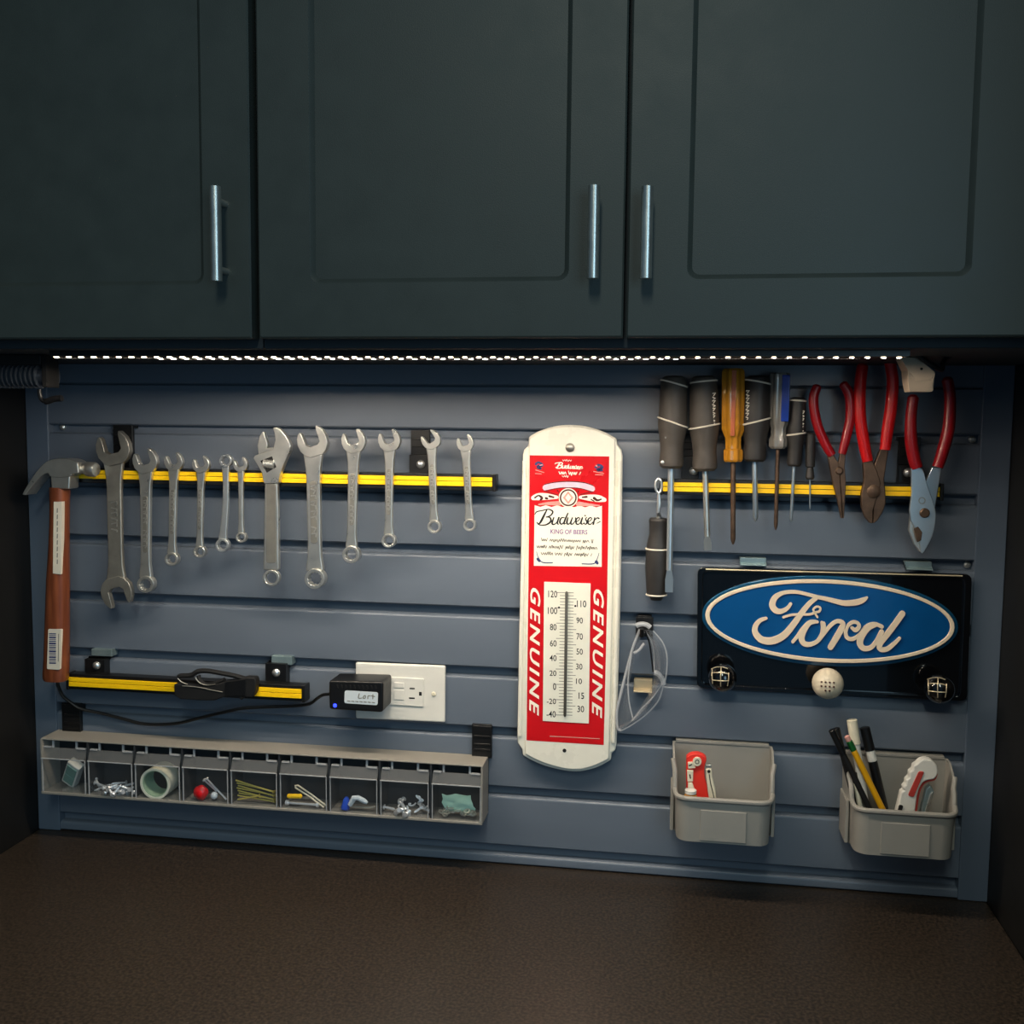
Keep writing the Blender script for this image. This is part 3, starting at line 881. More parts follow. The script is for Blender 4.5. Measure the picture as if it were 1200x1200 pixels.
t = thing('slip_joint_pliers', 'chrome slip-joint pliers with dark red grips, rightmost tool on the rail', 'pliers', loc_of((1079, 648), YR - 0.004))
part('rear_jaw', extp(B(), Z([(738, 632), (788, 630), (770, 740), (752, 850), (735, 900), (690, 860), (702, 712)]), YR - 0.006, YR - 0.0004), 'steel_blue', t, bev=0.001)
part('rear_jaw_nose', extp(B(), Z([(632, 850), (622, 950), (648, 1018), (678, 1060), (690, 1000), (690, 900)]), YR - 0.007, YR - 0.0004), 'steel', t, bev=0.001)
part('front_jaw', extp(B(), Z(catmull([(634, 636), (690, 640), (716, 728), (748, 815), (758, 880), (742, 975), (698, 1058), (684, 1062)], 3) + [(676, 1000), (668, 960), (632, 900), (626, 850), (636, 760)]), YR - 0.0115, YR - 0.006), 'steel_blue', t, bev=0.0012)
p = P(*Z([(700, 862)])[0], YR - 0.0115)
part('pivot_bolt', lathe(B(), (p.x, YR - 0.011, p.z), (p.x, YR - 0.0145, p.z), [(0, .0055), (.7, .0055), (1, .0042)], 16), 'rust', t)
bm = B(); c = Z([(688, 800)])[0]
ringpx(bm, c, 4.2, 3.0, YR - 0.0118, YR - 0.0113, star=False, n=16)
part('stamped_mark', bm, 'steel_dark', t)
part('teeth', extp(B(), Z([(648, 940), (668, 930), (690, 960), (684, 1000), (664, 1010)]), YR - 0.0119, YR - 0.011), 'rust', t, bev=0.0005)
grip('grip', [(646, 268), (633, 370, 1.0), (632, 490, 1.1), (648, 590, 1.1), (663, 636, 1.05)], 0.0062, 'dark_red_grip', t, YG - 0.003)
grip('grip', [(812, 180), (829, 285, 1.0), (822, 430, 1.1), (790, 560, 1.08), (766, 632, 1.0)], 0.0062, 'dark_red_grip', t, YG)

# ------------------------------------------------------------------ black folded tool on the short rail
t = thing('folding_tool', 'black folding tool with bowed arms lying on the short rail', 'tool', loc_of((252, 822), YR - 0.008))
Z = lambda l: [(190 + x / 7.06, 770 + y / 7.06) for x, y in l]
part('body', extp(B(), Z([(95, 225), (160, 222), (330, 250), (480, 215), (530, 200), (600, 195), (690, 168), (765, 172), (775, 200), (768, 290), (745, 335), (660, 335), (655, 362), (630, 340), (500, 335), (430, 362), (300, 360), (150, 350), (98, 320)]), YR - 0.014, YR - 0.0004), 'black_rubber', t, bev=0.002)
part('blade_cover', extp(B(), Z([(525, 205), (690, 185), (690, 320), (512, 325)]), YR - 0.0155, YR - 0.0135), 'black', t, bev=0.0008)
bm = B()
for l, r in (([(135, 165, ), (160, 155), (240, 150), (300, 118), (380, 115), (500, 135), (600, 155), (690, 180)], 0.0032), ([(300, 150), (320, 200), (370, 228), (440, 215), (520, 185)], 0.0026)):
    tube(bm, [tuple(P(*Z([q[:2]])[0], YR - 0.010)) for q in catmull(l, 4)], r, 8)
part('arm', bm, 'black_rubber', t)
bm = B()
for l in ([(130, 175), (160, 205), (210, 225)], [(275, 170), (310, 212), (370, 232), (440, 225)], [(165, 238), (300, 250), (420, 275), (500, 290)]):
    tube(bm, [tuple(P(*Z([q])[0], YR - 0.0145)) for q in catmull(l, 4)], 0.0007, 6)
part('wire', bm, 'steel_dark', t)

# ------------------------------------------------------------------ advertising thermometer
t = thing('wall_thermometer', 'tall white and red enamel advertising thermometer hanging in the middle of the wall', 'thermometer', loc_of((668, 904), -0.008))
YT = -0.016
base = [(612.5, 533), (614, 527), (619, 522)] + catmull([(619.5, 512), (632, 505), (650, 499.5), (667, 498), (686, 499.5), (706, 505.5), (722, 513.5)], 4) + [(723.5, 521), (728, 527), (729.5, 535), (727.5, 680), (724.5, 790), (722.5, 872), (721, 880), (716.5, 883)] + \
    catmull([(716, 891), (700, 899.5), (680, 904.3), (662, 903.5), (640, 898.5), (624, 892), (612.5, 885.5)], 4) + [(611.5, 878), (606.5, 871), (606, 860), (608.5, 760), (611, 640)]
part('backing', extp(B(), base, YT + 0.004, -0.001), 'white_paint', t, bev=0.0030, seg=3)
face = catmull([(619.5, 514), (632, 506.5), (650, 501), (667, 499.5), (686, 501), (706, 507), (721, 515)], 4) + [(720.5, 560), (718, 700), (714, 886)] + \
    catmull([(713.5, 890), (698, 897.5), (680, 902.3), (662, 901.5), (642, 896.5), (628, 891), (615, 884)], 4) + [(616, 760), (618.5, 620)]
part('face_plate', extp(B(), face, YT, YT + 0.006), 'white_paint', t, bev=0.0022, seg=3)
# raised side beads
bm = B()
for l in ([(614.6, 540), (613.2, 640), (610.6, 760), (608.8, 862)], [(725.8, 540), (723.8, 680), (720.8, 790), (718.8, 870)]):
    tube(bm, [tuple(P(*q, YT + 0.003)) for q in l], 0.0026, 8)
part('side_bead', bm, 'white_paint', t)
y1 = YT - 0.0003
red = part('red_panel', extp(B(), [(620.8, 533.5), (714, 534.8), (711.5, 700), (707.5, 873), (617, 867.5), (619, 700)], y1, YT + 0.001), 'red_print', t, label='red printed panel')
y2 = y1 - 0.0003
p = P(668, 524.5, YT)
part('mounting_screw', lathe(B(), (p.x, YT, p.z), (p.x, YT - 0.004, p.z), [(0, .0056), (.5, .0054), (.85, .0035), (1, .0012)], 16), 'steel_dark', t)
p = P(661.5, 879.5, YT)
part('lower_hole', lathe(B(), (p.x, YT + .001, p.z), (p.x, YT - 0.0005, p.z), [(0, .0024), (1, .0024)], 12), 'hole_dark', t)
# label area
lab = [(626.5, 593)]
for k in range(13): lab.append((626.5 + k * 6.58, 592.6 + k * 0.06 + (1.4 if k % 2 else -0.6)))
lab += [(705.4, 594), (705, 664.2), (625.6, 663)]
part('label_panel', extp(B(), lab[1:], y2, y1 + 0.0002), 'cream_print', red)
Z = lambda l: [(600 + q[0] / 8, 525 + q[1] / 8) + tuple(v / 8 for v in q[2:]) for q in l]
y3 = y2 - 0.0002


def printed(name, strokes, m, y=y3, smooth=True):
    bm = B()
    for i, s in enumerate(strokes): stroke(bm, Z(s), y - i * 0.00001, y + 0.0003, n=4, smooth=smooth)
    return part(name, bm, m, red)


bud = [[(214, 622, 6), (232, 598, 8), (285, 586, 8), (345, 575, 9), (382, 597, 12), (362, 632, 10), (318, 648, 6)],
       [(318, 648, 6), (356, 652, 11), (362, 690, 14), (318, 720, 10), (262, 722, 8), (236, 700, 10)],
       [(328, 578, 8), (300, 632, 15), (268, 694, 15), (246, 716, 8)],
       [(392, 652, 9), (376, 706, 13), (396, 716, 9), (424, 690, 6), (438, 652, 9)], [(440, 652, 12), (424, 702, 12), (436, 714, 7)],
       [(492, 654, 6), (462, 656, 10), (448, 694, 12), (466, 714, 9), (490, 690, 6)], [(524, 612, 9), (494, 682, 13), (488, 712, 9), (504, 706, 5)],
       [(524, 654, 9), (514, 700, 13), (530, 714, 8), (556, 688, 6)], [(566, 654, 9), (550, 702, 12), (566, 714, 8), (592, 684, 6), (596, 654, 8)],
       [(604, 694, 5), (634, 668, 7), (624, 652, 8), (602, 670, 11), (602, 706, 11), (622, 716, 8), (646, 694, 5)],
       [(660, 654, 10), (646, 702, 13), (660, 714, 7), (676, 700, 5)], [(684, 634, 10), (687, 634, 10)],
       [(700, 650, 6), (690, 668, 9), (704, 694, 11), (692, 714, 9), (674, 706, 7)],
       [(716, 694, 5), (746, 668, 7), (736, 652, 8), (714, 670, 11), (714, 706, 11), (734, 716, 8), (758, 694, 5)],
       [(776, 654, 9), (762, 714, 13)], [(772, 680, 6), (796, 656, 8), (814, 660, 12)], [(796, 706, 5), (826, 690, 7)]]
printed('brand_lettering', [[(x, y, w * 1.3) for x, y, w in q] for q in bud], 'black_print')
bm = B()
text(bm, 'KING OF BEERS', Z([(362, 760), (708, 768), (706, 812), (360, 804)]), y3, bold=0.02); part('slogan_lettering', bm, 'purple_print', red)


def scribble(x0, x1, y, amp, dy, w):
    out = []; x = x0; k = 0
    rnd = random.Random(int(x0 * 7 + y))
    cur = []
    while x < x1:
        h = amp * (1.0 if rnd.random() > 0.2 else 1.8)
        cur.append((x, y + dy * (x - x0) / (x1 - x0) + (h if k % 2 else -h), w)); k += 1; x += rnd.uniform(7, 13)
        if len(cur) > 6 and rnd.random() < 0.25:
            out.append(cur); cur = []; x += 13
    if len(cur) > 1: out.append(cur)
    return out


printed('small_print', scribble(276, 768, 862, 10, 14, 5.5) + scribble(232, 806, 926, 11, 14, 5.5) + scribble(272, 756, 990, 11, 12, 5.5), 'black_print')
printed('corner_scrolls', [[(230, 972, 5), (244, 1020, 7), (285, 1072, 10), (380, 1076, 9)], [(816, 985, 5), (800, 1035, 7), (768, 1084, 10), (656, 1086, 9)], [(240, 1040, 24), (256, 1058, 26)], [(790, 1066, 30), (800, 1080, 26)]], 'navy_print')
printed('banner', [[(312, 372, 54), (400, 350, 56), (530, 344, 56), (660, 354, 56), (752, 382, 54)]], 'lilac_print', y2)
printed('banner_edge', [[(306, 342, 6), (400, 322, 8), (530, 313, 9), (660, 322, 8), (760, 350, 6)], [(300, 402, 5), (430, 376, 6), (530, 372, 6), (640, 378, 6), (760, 412, 5)], [(318, 405, 5), (430, 440, 6)], [(640, 436, 6), (750, 410, 5)]], 'dark_brown_print')
for wing in ([(200, 468, 44), (250, 456, 66), (330, 456, 60), (420, 462, 30)], [(640, 462, 30), (730, 466, 60), (810, 474, 66), (866, 486, 40)]): printed('scroll_wing', [wing], 'cream_print', y2)
printed('scroll_ornament', [[(215, 466, 16), (250, 446, 14), (280, 470, 26), (262, 488, 10)], [(318, 470, 22), (332, 474, 18)], [(350, 452, 20), (390, 462, 16)], [(660, 462, 14), (700, 458, 20)], [(770, 470, 26), (800, 490, 20), (836, 480, 14)], [(742, 482, 12), (770, 498, 10)]], 'dark_brown_print')
printed('scroll_shade', [[(440, 520, 46), (330, 520, 26), (250, 530, 12)], [(620, 524, 46), (720, 532, 26), (820, 540, 12)]], 'rose_print', y2)
bm = B(); c = Z([(527, 466)])[0]
ringpx(bm, c, 11.2, 0.05, y3 - 0.0001, y3 + 0.0002, star=False); part('seal_rim', bm, 'cream_print', red)
bm = B(); ringpx(bm, c, 10.0, 8.2, y3 - 0.0003, y3, star=False); part('seal_ring', bm, 'dark_brown_print', red)
bm = B(); extp(bm, [(c[0], c[1] - 7.6), (c[0] + 6.2, c[1]), (c[0], c[1] + 7.6), (c[0] - 6.2, c[1])], y3 - 0.0003, y3); part('seal_diamond', bm, 'rose_print', red)
bm = B(); extp(bm, [(c[0], c[1] - 4.6), (c[0] + 3.4, c[1]), (c[0], c[1] + 4.6), (c[0] - 3.4, c[1])], y3 - 0.0005, y3); part('seal_heart', bm, 'cream_print', red)
printed('small_triangles', [[(426, 398, 10), (438, 412, 6), (440, 424, 3)], [(624, 402, 10), (618, 416, 6), (616, 428, 3)]], 'dark_brown_print')
# top script on red and two small crests
printed('top_script', [[(402 + (x - 214) * 0.425, 133 + (y - 575) * 0.38 + (x - 214) * .02, w * .72 + 2) for x, y, w in s] for s in bud] + scribble(440, 652, 234, 12, 5, 7) + scribble(475, 560, 116, 5, 2, 5) + scribble(470, 540, 266, 5, 2, 5), 'cream_print', y1 - 0.0002)
printed('crest', [[(225, 150, 26), (250, 135, 20), (285, 160, 26), (240, 178, 30), (270, 195, 18)], [(785, 180, 26), (815, 160, 24), (848, 182, 24), (800, 205, 30), (845, 210, 18)]], 'navy_print', y1 - 0.0002)
printed('crest_light', [[(262, 162, 9), (284, 158, 10)], [(222, 206, 6), (300, 230, 6)], [(218, 240, 6), (275, 243, 6)], [(790, 166, 14), (796, 170, 14)], [(765, 220, 6), (860, 238, 6)], [(782, 250, 6), (850, 252, 6)]], 'rose_print', y1 - 0.0004)
printed('bottom_rule', [[(356, 2703, 8), (560, 2712, 6), (820, 2726, 7)]], 'rose_print', y1 - 0.0002)
bm = B(); text(bm, 'GENUINE', [(621.5, 689), (633.5, 689), (631.5, 839), (620, 839)], y1 - 0.0002, shear=0.35, bold=0.022, rot=True, spacing=1.3); part('side_lettering', bm, 'cream_print', red)
bm = B(); text(bm, 'GENUINE', [(695.5, 690.5), (708, 690.5), (705.5, 842), (693.5, 842)], y1 - 0.0002, shear=0.35, bold=0.022, rot=True, spacing=1.3); part('side_lettering', bm, 'cream_print', red)
# thermometer card
yc0 = y1 - 0.0010
card = part('scale_card', extp(B(), [(637.6, 681.8), (692, 683.8), (690, 848), (636, 845)], yc0, y1 + .0002), 'card', t, bev=0.0003, label='cream temperature scale card')
bm = B()
for s, x0, y0, x1, y1_ in (('120', 642.5, 692, 653, 700), ('100', 642, 711.5, 653, 719.5), ('80', 644.5, 731, 652.2, 738.5), ('60', 644.5, 750, 652.2, 757.5), ('40', 644, 767.5, 652.2, 774.5), ('20', 644, 785.5, 652, 792), ('0', 648, 800.5, 651.7, 808.5),
                          ('-20', 640.8, 818.5, 651.5, 825), ('-40', 640.5, 833, 651.3, 840.5), ('110', 676, 703.5, 687, 711.5), ('90', 675.5, 723.5, 683, 730.5), ('70', 675.5, 742, 683, 749.5), ('50', 675.5, 760, 683, 767), ('30', 675, 777.5, 682.5, 784.5),
                          ('10', 675, 795, 682, 801.5), ('15', 678, 811.5, 684.5, 819), ('30', 676.5, 827, 684.5, 834.5)):
    text(bm, s, rectq(x0, y0, x1, y1_, 0.3), yc0 - 0.0002, bold=0.008)
for x, q in ((655, 712), (674.2, 710.2)): ringpx(bm, (x, q), 1.3, 0.05, yc0 - 0.0002, yc0 + .0001, star=False, n=10)
part('scale_numbers', bm, 'black_print', card)
bm = B()
for k in range(41):
    f = k / 40.0; y = 694.5 + f * 143.5; x = 664.0 - 1.6 * f
    ln = 9.5 if k % 5 == 0 else 5.5
    stroke(bm, [(x - 2.0 - ln, y - .15, .7), (x - 2.0, y, .7)], yc0 - 0.0002, yc0 + 0.0001, smooth=False)
    ln = 9.5 if k % 5 == 2 else 6.0
    stroke(bm, [(x + 2.0, y, .7), (x + 2.0 + ln, y + .25, .7)], yc0 - 0.0002, yc0 + 0.0001, smooth=False)
part('scale_ticks', bm, 'tick_grey', card)
a = P(664, 693, yc0 - 0.0016); b = P(662, 840, yc0 - 0.0016)
part('glass_tube', lathe(B(), a, b, [(0, .0008), (.01, .0018), (.99, .0018), (1, .0008)], 12), 'glass_tube', card, label='grey glass thermometer tube')

# ------------------------------------------------------------------ hooks and clear safety glasses
Z = lambda l: [(720 + x / 7.5, 710 + y / 7.5) for x, y in l]


def groove_clip(name, label, x0, y0, x1, y1, m, lip=0.006):
    l = Q(x0, y0, -0.004)[0]; r = Q(x1, y0, -0.004)[0]; zt = Q((x0 + x1) / 2, y0, -0.002)[1]; zb = Q((x0 + x1) / 2, y1, -0.004)[1]
    o = part(name, extx(B(), [(0.008, zt), (-0.004, zt), (-0.004, zb + 0.002), (-0.004 - lip, zb), (-0.004 - lip, zb + 0.0015), (-0.0025, zb + 0.0035), (-0.0005, zb + 0.003), (-0.0005, zt - 0.002), (0.008, zt - 0.002)], l, r), m, bev=0.0004, origin=((l + r) / 2, 0, zb))
    return o


t = thing('wall_hook', 'black slatwall hook carrying the clear safety glasses', 'hook', loc_of((755, 745), -0.004), 'slatwall hooks')
bm = boxp(B(), 745, 723.5, 765.5, 746, -0.004, -0.0003); boxp(bm, 747, 721.5, 763.5, 729, -0.003, 0.009)
part('plate', bm, 'black', t, bev=0.0006)
a = P(753, 737, -0.004)
part('prong', tube(B(), [(a.x, -0.004, a.z - 0.004), (a.x, -0.018, a.z - 0.005), (a.x, -0.030, a.z - 0.003), (a.x, -0.033, a.z + 0.006)], 0.0026, 10), 'black', t)
tag(groove_clip('wall_clip', '', 743, 796, 764.5, 809.5, 'clip_tan', 0.010), 'tan metal clip showing through the safety glasses', 'clip')
tag(groove_clip('wall_clip', '', 867, 653.5, 898, 662.5, 'clip_steel'), 'pale steel clip over the left half of the oval emblem plate', 'clip', 'plate clips')
tag(groove_clip('wall_clip', '', 1060.5, 658, 1092, 667.5, 'clip_steel'), 'pale steel clip over the right half of the oval emblem plate', 'clip', 'plate clips')

YS = -0.022
t = thing('safety_glasses', 'clear plastic safety glasses hanging on edge beside the thermometer', 'glasses', loc_of((727, 856), YS))


def sheet(bm, A, C, ya, yb, n=6):
    """thin curved shell between two pixel curves"""
    A = catmull(A, 6); C = catmull(C, 6)
    m = min(len(A), len(C)); grid = []
    for i in range(m):
        fa = A[int(i * (len(A) - 1) / (m - 1))]; fc = C[int(i * (len(C) - 1) / (m - 1))]
        row = []
        for k in range(n + 1):
            u = k / n
            y = ya + (yb - ya) * math.sin(u * math.pi)
            q = Z([(fa[0] + (fc[0] - fa[0]) * u, fa[1] + (fc[1] - fa[1]) * u)])[0]
            row.append(bm.verts.new(tuple(P(q[0], q[1], y))))
        grid.append(row)
    for i in range(m - 1):
        for k in range(n): bm.faces.new((grid[i][k], grid[i][k + 1], grid[i + 1][k + 1], grid[i + 1][k]))
    return bm


o = part('lens', sheet(B(), [(335, 215), (425, 325), (462, 450), (455, 610), (432, 700), (385, 835), (285, 950), (165, 1040), (60, 1098)], [(262, 215), (310, 350), (335, 480), (348, 590), (330, 700), (290, 790), (225, 890), (150, 990), (45, 1050)], YS, YS - 0.020), 'clear_lens', t)
m = o.modifiers.new('thickness', 'SOLIDIFY'); m.thickness = 0.0016
o = part('lens', sheet(B(), [(225, 215), (165, 360), (115, 560), (65, 760), (25, 930), (25, 1075)], [(250, 225), (190, 400), (160, 560), (130, 700), (125, 850), (150, 985)], YS + 0.004, YS + 0.013), 'clear_lens', t)
m = o.modifiers.new('thickness', 'SOLIDIFY'); m.thickness = 0.0016


def wire(name, l, r, m, y, flat=1.0):
    c = catmull(l, 5); part(name, tube(B(), [tuple(P(*Z([q[:2]])[0], y)) for q in c], r, 8, flat=flat), m, t)


wire('temple', [(225, 205), (165, 360), (110, 560), (60, 760), (22, 930), (28, 1070), (62, 1096)], 0.0019, 'clear_frame', YS + 0.004, 1.4)
wire('temple', [(240, 205), (280, 240), (320, 300), (345, 400), (352, 580)], 0.0012, 'clear_frame', YS - 0.002, 2.0)
wire('frame_edge', [(340, 220), (425, 325), (462, 450), (455, 610), (432, 700), (385, 835), (285, 950), (165, 1040), (62, 1098)], 0.0009, 'clear_frame', YS - 0.001)
wire('frame_edge', [(435, 660), (350, 790), (235, 910), (155, 1015)], 0.0009, 'clear_frame', YS - 0.006)
wire('frame_edge', [(150, 430), (120, 650), (130, 850), (160, 990), (150, 1020)], 0.0009, 'clear_frame', YS - 0.002)
wire('arm_core', [(268, 215), (312, 350), (340, 580)], 0.0010, 'black', YS - 0.004)
wire('nose_pad', [(170, 415), (215, 390), (250, 345), (262, 330)], 0.0016, 'clear_frame', YS - 0.006)
wire('hinge', [(350, 585), (385, 600), (420, 640), (432, 690)], 0.0032, 'clear_frame', YS - 0.006)
wire('hinge', [(190, 175), (230, 160), (280, 165), (315, 190)], 0.0030, 'clear_frame', YS - 0.004)

# ------------------------------------------------------------------ power outlet, charger, cable
t = thing('power_outlet', 'white double-gang power outlet behind the black charger', 'outlet', loc_of((468, 846), -0.003))
cp = part('cover_plate', extp(B(), [(416.3, 776.3), (521.7, 780.5), (521.2, 847), (416.7, 842)], -0.006, -0.0003), 'white_plastic', t, bev=0.0022, seg=3)
part('receptacle', extp(B(), [(448, 793), (496.5, 795.5), (496, 828.5), (448, 825.5)], -0.0078, -0.0055), 'white_plastic', t, bev=0.0008)
bm = B()
for x0, y0, x1, y1_ in ((480, 806, 486, 807.6), (479.3, 817.3, 486, 819), (491, 810.8, 494.2, 815.2)): extp(bm, [(x0, y0), (x1, y0 + .2), (x1, y1_ + .2), (x0, y1_)], -0.0080, -0.0070)
part('slot', bm, 'hole_dark', t)
for q in (((461.5, 799.8), (473.2, 800.3), (473.2, 806.5), (461.5, 806)), ((461.5, 808.5), (473.2, 809), (473.2, 820.5), (461.5, 820))):
    part('test_button', extp(B(), list(q), -0.0088, -0.0075), 'white_plastic', t, bev=0.0005)
p = P(508.3, 813.3, -0.006)
part('screw', lathe(B(), (p.x, -0.0058, p.z), (p.x, -0.0078, p.z), [(0, .0030), (.6, .0029), (1, .0018)], 14), 'ivory', t)

t = thing('charger', 'black plug-in power adapter with a blue indicator light', 'charger', loc_of((417, 836), -0.03))
part('case', extp(B(), rquad([(385, 797.5), (449, 799), (448.5, 835.3), (385.5, 831.5)], 4), -0.050, -0.010), 'black', t, bev=0.003, seg=3)
bm = B()
for k in range(10):
    x = 394 + k * 5
    extp(bm, [(x, 802.5 + k * .15), (x + 1.8, 802.5 + k * .15), (x + 2.6, 806.5 + k * .15), (x + .8, 806.5 + k * .15)], -0.0508, -0.0495)
part('vent_rib', bm, 'black_rubber', t)
bm = B(); box(bm, *(lambda a: (a.x - .006, a.x + .006, -0.0115, -0.0076, a.z - .004, a.z + .004))(P(452, 815, -0.010))); part('plug_neck', bm, 'black', t)
lb = part('label', extp(B(), rquad([(404, 809), (443, 811.3), (442.5, 826.5), (403.5, 824)], 2.5), -0.0504, -0.0495), 'pale_label', t, label='white printed label')
bm = B()
for s in ([(421, 813, 1.1), (420, 818, 1.2), (424, 818, 1.0)], [(426, 816, 1.1), (428, 815, 1.0), (428, 818, 1.1), (425.5, 818.2, 1.1), (426, 816, 1.1)], [(431, 818.7, 1.2), (431.3, 815.5, 1.1), (433.5, 815.6, 1.1)], [(437, 814, 1.1), (436.8, 819, 1.1)], [(434.8, 815.3, 1), (439, 816.3, 1.2)]):
    stroke(bm, s, -0.0507, -0.0503, n=3)
for x in range(7): stroke(bm, [(407 + x * 4.8, 821.4 + x * .28, .9), (410 + x * 4.8, 821.8 + x * .28, 1.2)], -0.0507, -0.0503, smooth=False)
part('label_print', bm, 'tick_grey', lb)
p = P(392.5, 826.8, -0.0503)
part('indicator_light', sphere(B(), (p.x, p.y, p.z), 0.0024, 0.5), 'blue_led', t, label='small blue glowing light')
cpts = [(386, 813.5, -.032), (378, 814.5, -.03), (371, 819, -.022), (362, 825, -.018), (340, 827.5, -.016), (310, 828.5, -.016), (285, 830, -.02), (265, 834, -.022), (235, 841, -.018), (205, 848, -.010), (170, 848.5, -.008), (145, 842.5, -.008), (120, 836, -.008), (95, 830.5, -.012), (84, 824, -.014), (74, 816, -.014), (69, 806, -.012), (66.5, 796, -.008)]
cb = part('charger_cable', tube(B(), [tuple(P(*q)) for q in catmull(cpts, 5)], 0.0021, 8), 'black', origin=tuple(P(200, 848, -.01)))
tag(cb, 'thin black cable drooping from the charger to behind the hammer handle', 'cable')

# ------------------------------------------------------------------ oval emblem plate
YP = -0.012
t = thing('emblem_plate', 'black rectangular plate with a blue oval Ford emblem', 'sign', loc_of((975, 820), YP))
pl = [(817.5, 664.5), (1139.5, 673), (1133.5, 822), (816.5, 806.5)]
o = [Q(*q, YP) for q in rquad(pl, 9)]
inn = [Q(*q, YP) for q in rquad([(824, 669.8), (1130.5, 678.2), (1124.5, 816.5), (822.5, 802)], 7)]
part('plate_panel', ext(B(), inn, YP + 0.004, YP + 0.0065), 'black_gloss', t)
part('plate_frame', annulus(B(), o, inn, YP, YP + 0.008), 'black_gloss', t, bev=0.0012, seg=3)
bm = B(); tube(bm, [tuple(P(x, 667.0 + (x - 825) * 0.0262, YP - 0.0003)) for x in (827, 930, 1040, 1128)], 0.0009, 8)  # tan bead stands in for the highlight on the frame's top edge
part('frame_highlight', bm, 'clip_tan', t, label='painted highlight along the top edge of the frame')
C0 = Vector((972.8, 728.2)); HX = Vector((146.3, 7.2)); HY = Vector((-1.0, 48.6))


def ell(k, m, n=64, dy=0.0): return [tuple(C0 + Vector((0, dy)) + HX * (k * math.cos(2 * math.pi * i / n)) + HY * (m * math.sin(2 * math.pi * i / n))) for i in range(n)]


YE = YP - 0.002
em = part('oval_edge', extp(B(), ell(1.03, 1.095), YE + 0.002, YP + 0.0045), 'oval_edge', t, bev=0.0015, seg=3)
part('oval_face', extp(B(), ell(0.965, 0.915), YE, YE + 0.003), 'oval_blue', t, bev=0.001, label='glossy blue oval')
part('oval_rim', annulus(B(), [Q(*q, YE - .0015) for q in ell(1.0, 1.0)], [Q(*q, YE - .0015) for q in ell(0.964, 0.905)], YE - 0.0015, YE + 0.002), 'emblem_cream', t, bev=0.0009, seg=2, label='cream white oval rim')
ZA = lambda l: [(820 + a / 7.5, 670 + b / 7.5, w) for a, b, w in l]
ZB = lambda l: [(960 + a / 6.667, 670 + b / 6.667, w) for a, b, w in l]
ford = [ZA([(800, 283, 4.5), (770, 322, 5.5), (715, 350, 7), (665, 338, 9), (638, 290, 9.5), (665, 225, 8), (740, 185, 5.5), (840, 178, 5.2), (930, 195, 5), (1040, 224, 5.5)]) + ZB([(45, 210, 6), (120, 229, 7), (200, 246, 8), (290, 240, 8.5), (345, 222, 7), (375, 202, 3)]),
        ZA([(1025, 232, 6), (960, 285, 7), (890, 372, 8), (820, 470, 9), (740, 560, 10), (640, 608, 10.5), (545, 598, 10), (490, 540, 9), (490, 480, 7.5), (530, 430, 6), (585, 410, 4)]),
        ZA([(735, 402, 3), (800, 382, 3.2), (880, 376, 3.2), (960, 376, 3.2), (1005, 362, 3), (1000, 332, 2.8), (1030, 308, 2.8), (1060, 318, 3), (1052, 350, 3), (1015, 362, 3), (1035, 400, 3)]),
        ZA([(818, 618, 4.5), (860, 568, 5), (905, 505, 5.5), (965, 448, 5.5), (1035, 442, 4)]),
        ZA([(1020, 440, 5), (965, 452, 7), (920, 510, 8.5), (895, 580, 9), (915, 630, 8), (970, 640, 6.5), (1035, 612, 5.5), (1085, 550, 5.5), (1092, 500, 6), (1090, 455, 5.5)]),
        ZB([(22, 398, 4.5), (30, 440, 6), (22, 490, 6), (-10, 540, 5)]),
        ZB([(-15, 545, 4.5), (30, 495, 5), (85, 425, 5.5), (140, 388, 5.5), (185, 402, 7), (172, 450, 8.5), (130, 525, 9), (88, 592, 8)]),
        ZB([(205, 500, 4), (222, 430, 4.5), (262, 396, 5), (302, 402, 5), (312, 432, 5.5), (285, 458, 6), (258, 440, 5)]),
        ZB([(205, 460, 5), (215, 510, 6), (255, 528, 5.5), (310, 500, 5), (370, 430, 5), (430, 408, 5), (490, 430, 6)]),
        ZB([(450, 412, 6), (385, 440, 8), (335, 500, 9.5), (318, 555, 9.5), (345, 598, 8), (400, 596, 6.5), (445, 550, 6), (490, 470, 7)]),
        ZB([(652, 328, 8.5), (590, 415, 8.5), (525, 500, 8.5), (475, 565, 8.5), (480, 606, 7.5), (530, 606, 6.5), (585, 565, 5.5), (630, 520, 4)])]
bm = B()
for i, s in enumerate(ford): stroke(bm, [(a, b, w * 0.78) for a, b, w in s], YE - 0.0022 - i * 0.00007, YE + 0.0005 + i * 0.00003, n=5)
part('emblem_lettering', bm, 'emblem_cream', t, label='raised cream script lettering')


def knob(label, px, py, r_px, m, mark, grp='shift knob hooks'):
    c = P(px, py, YP - 0.022); r = r_px / 985.0
    t = thing('shift_knob', label, 'knob', (c.x, YP, c.z), grp)
    part('ball', sphere(B(), c, r, 1.0, 24, 16), m, t)
    part('stem', lathe(B(), (c.x, YP + 0.004, c.z), (c.x, c.y + r * .5, c.z), [(0, .006), (1, .0045)], 12), 'black', t)
    return t, c, r


def on_ball(c, r, u, v, k=1.01):
    d = Vector((u, -math.sqrt(max(0, 1 - u * u - v * v)), v)); view = (CAM - c).normalized()
    q = Vector((0, -1, 0)).rotation_difference(view)
    return c + (q @ d) * (r * k)


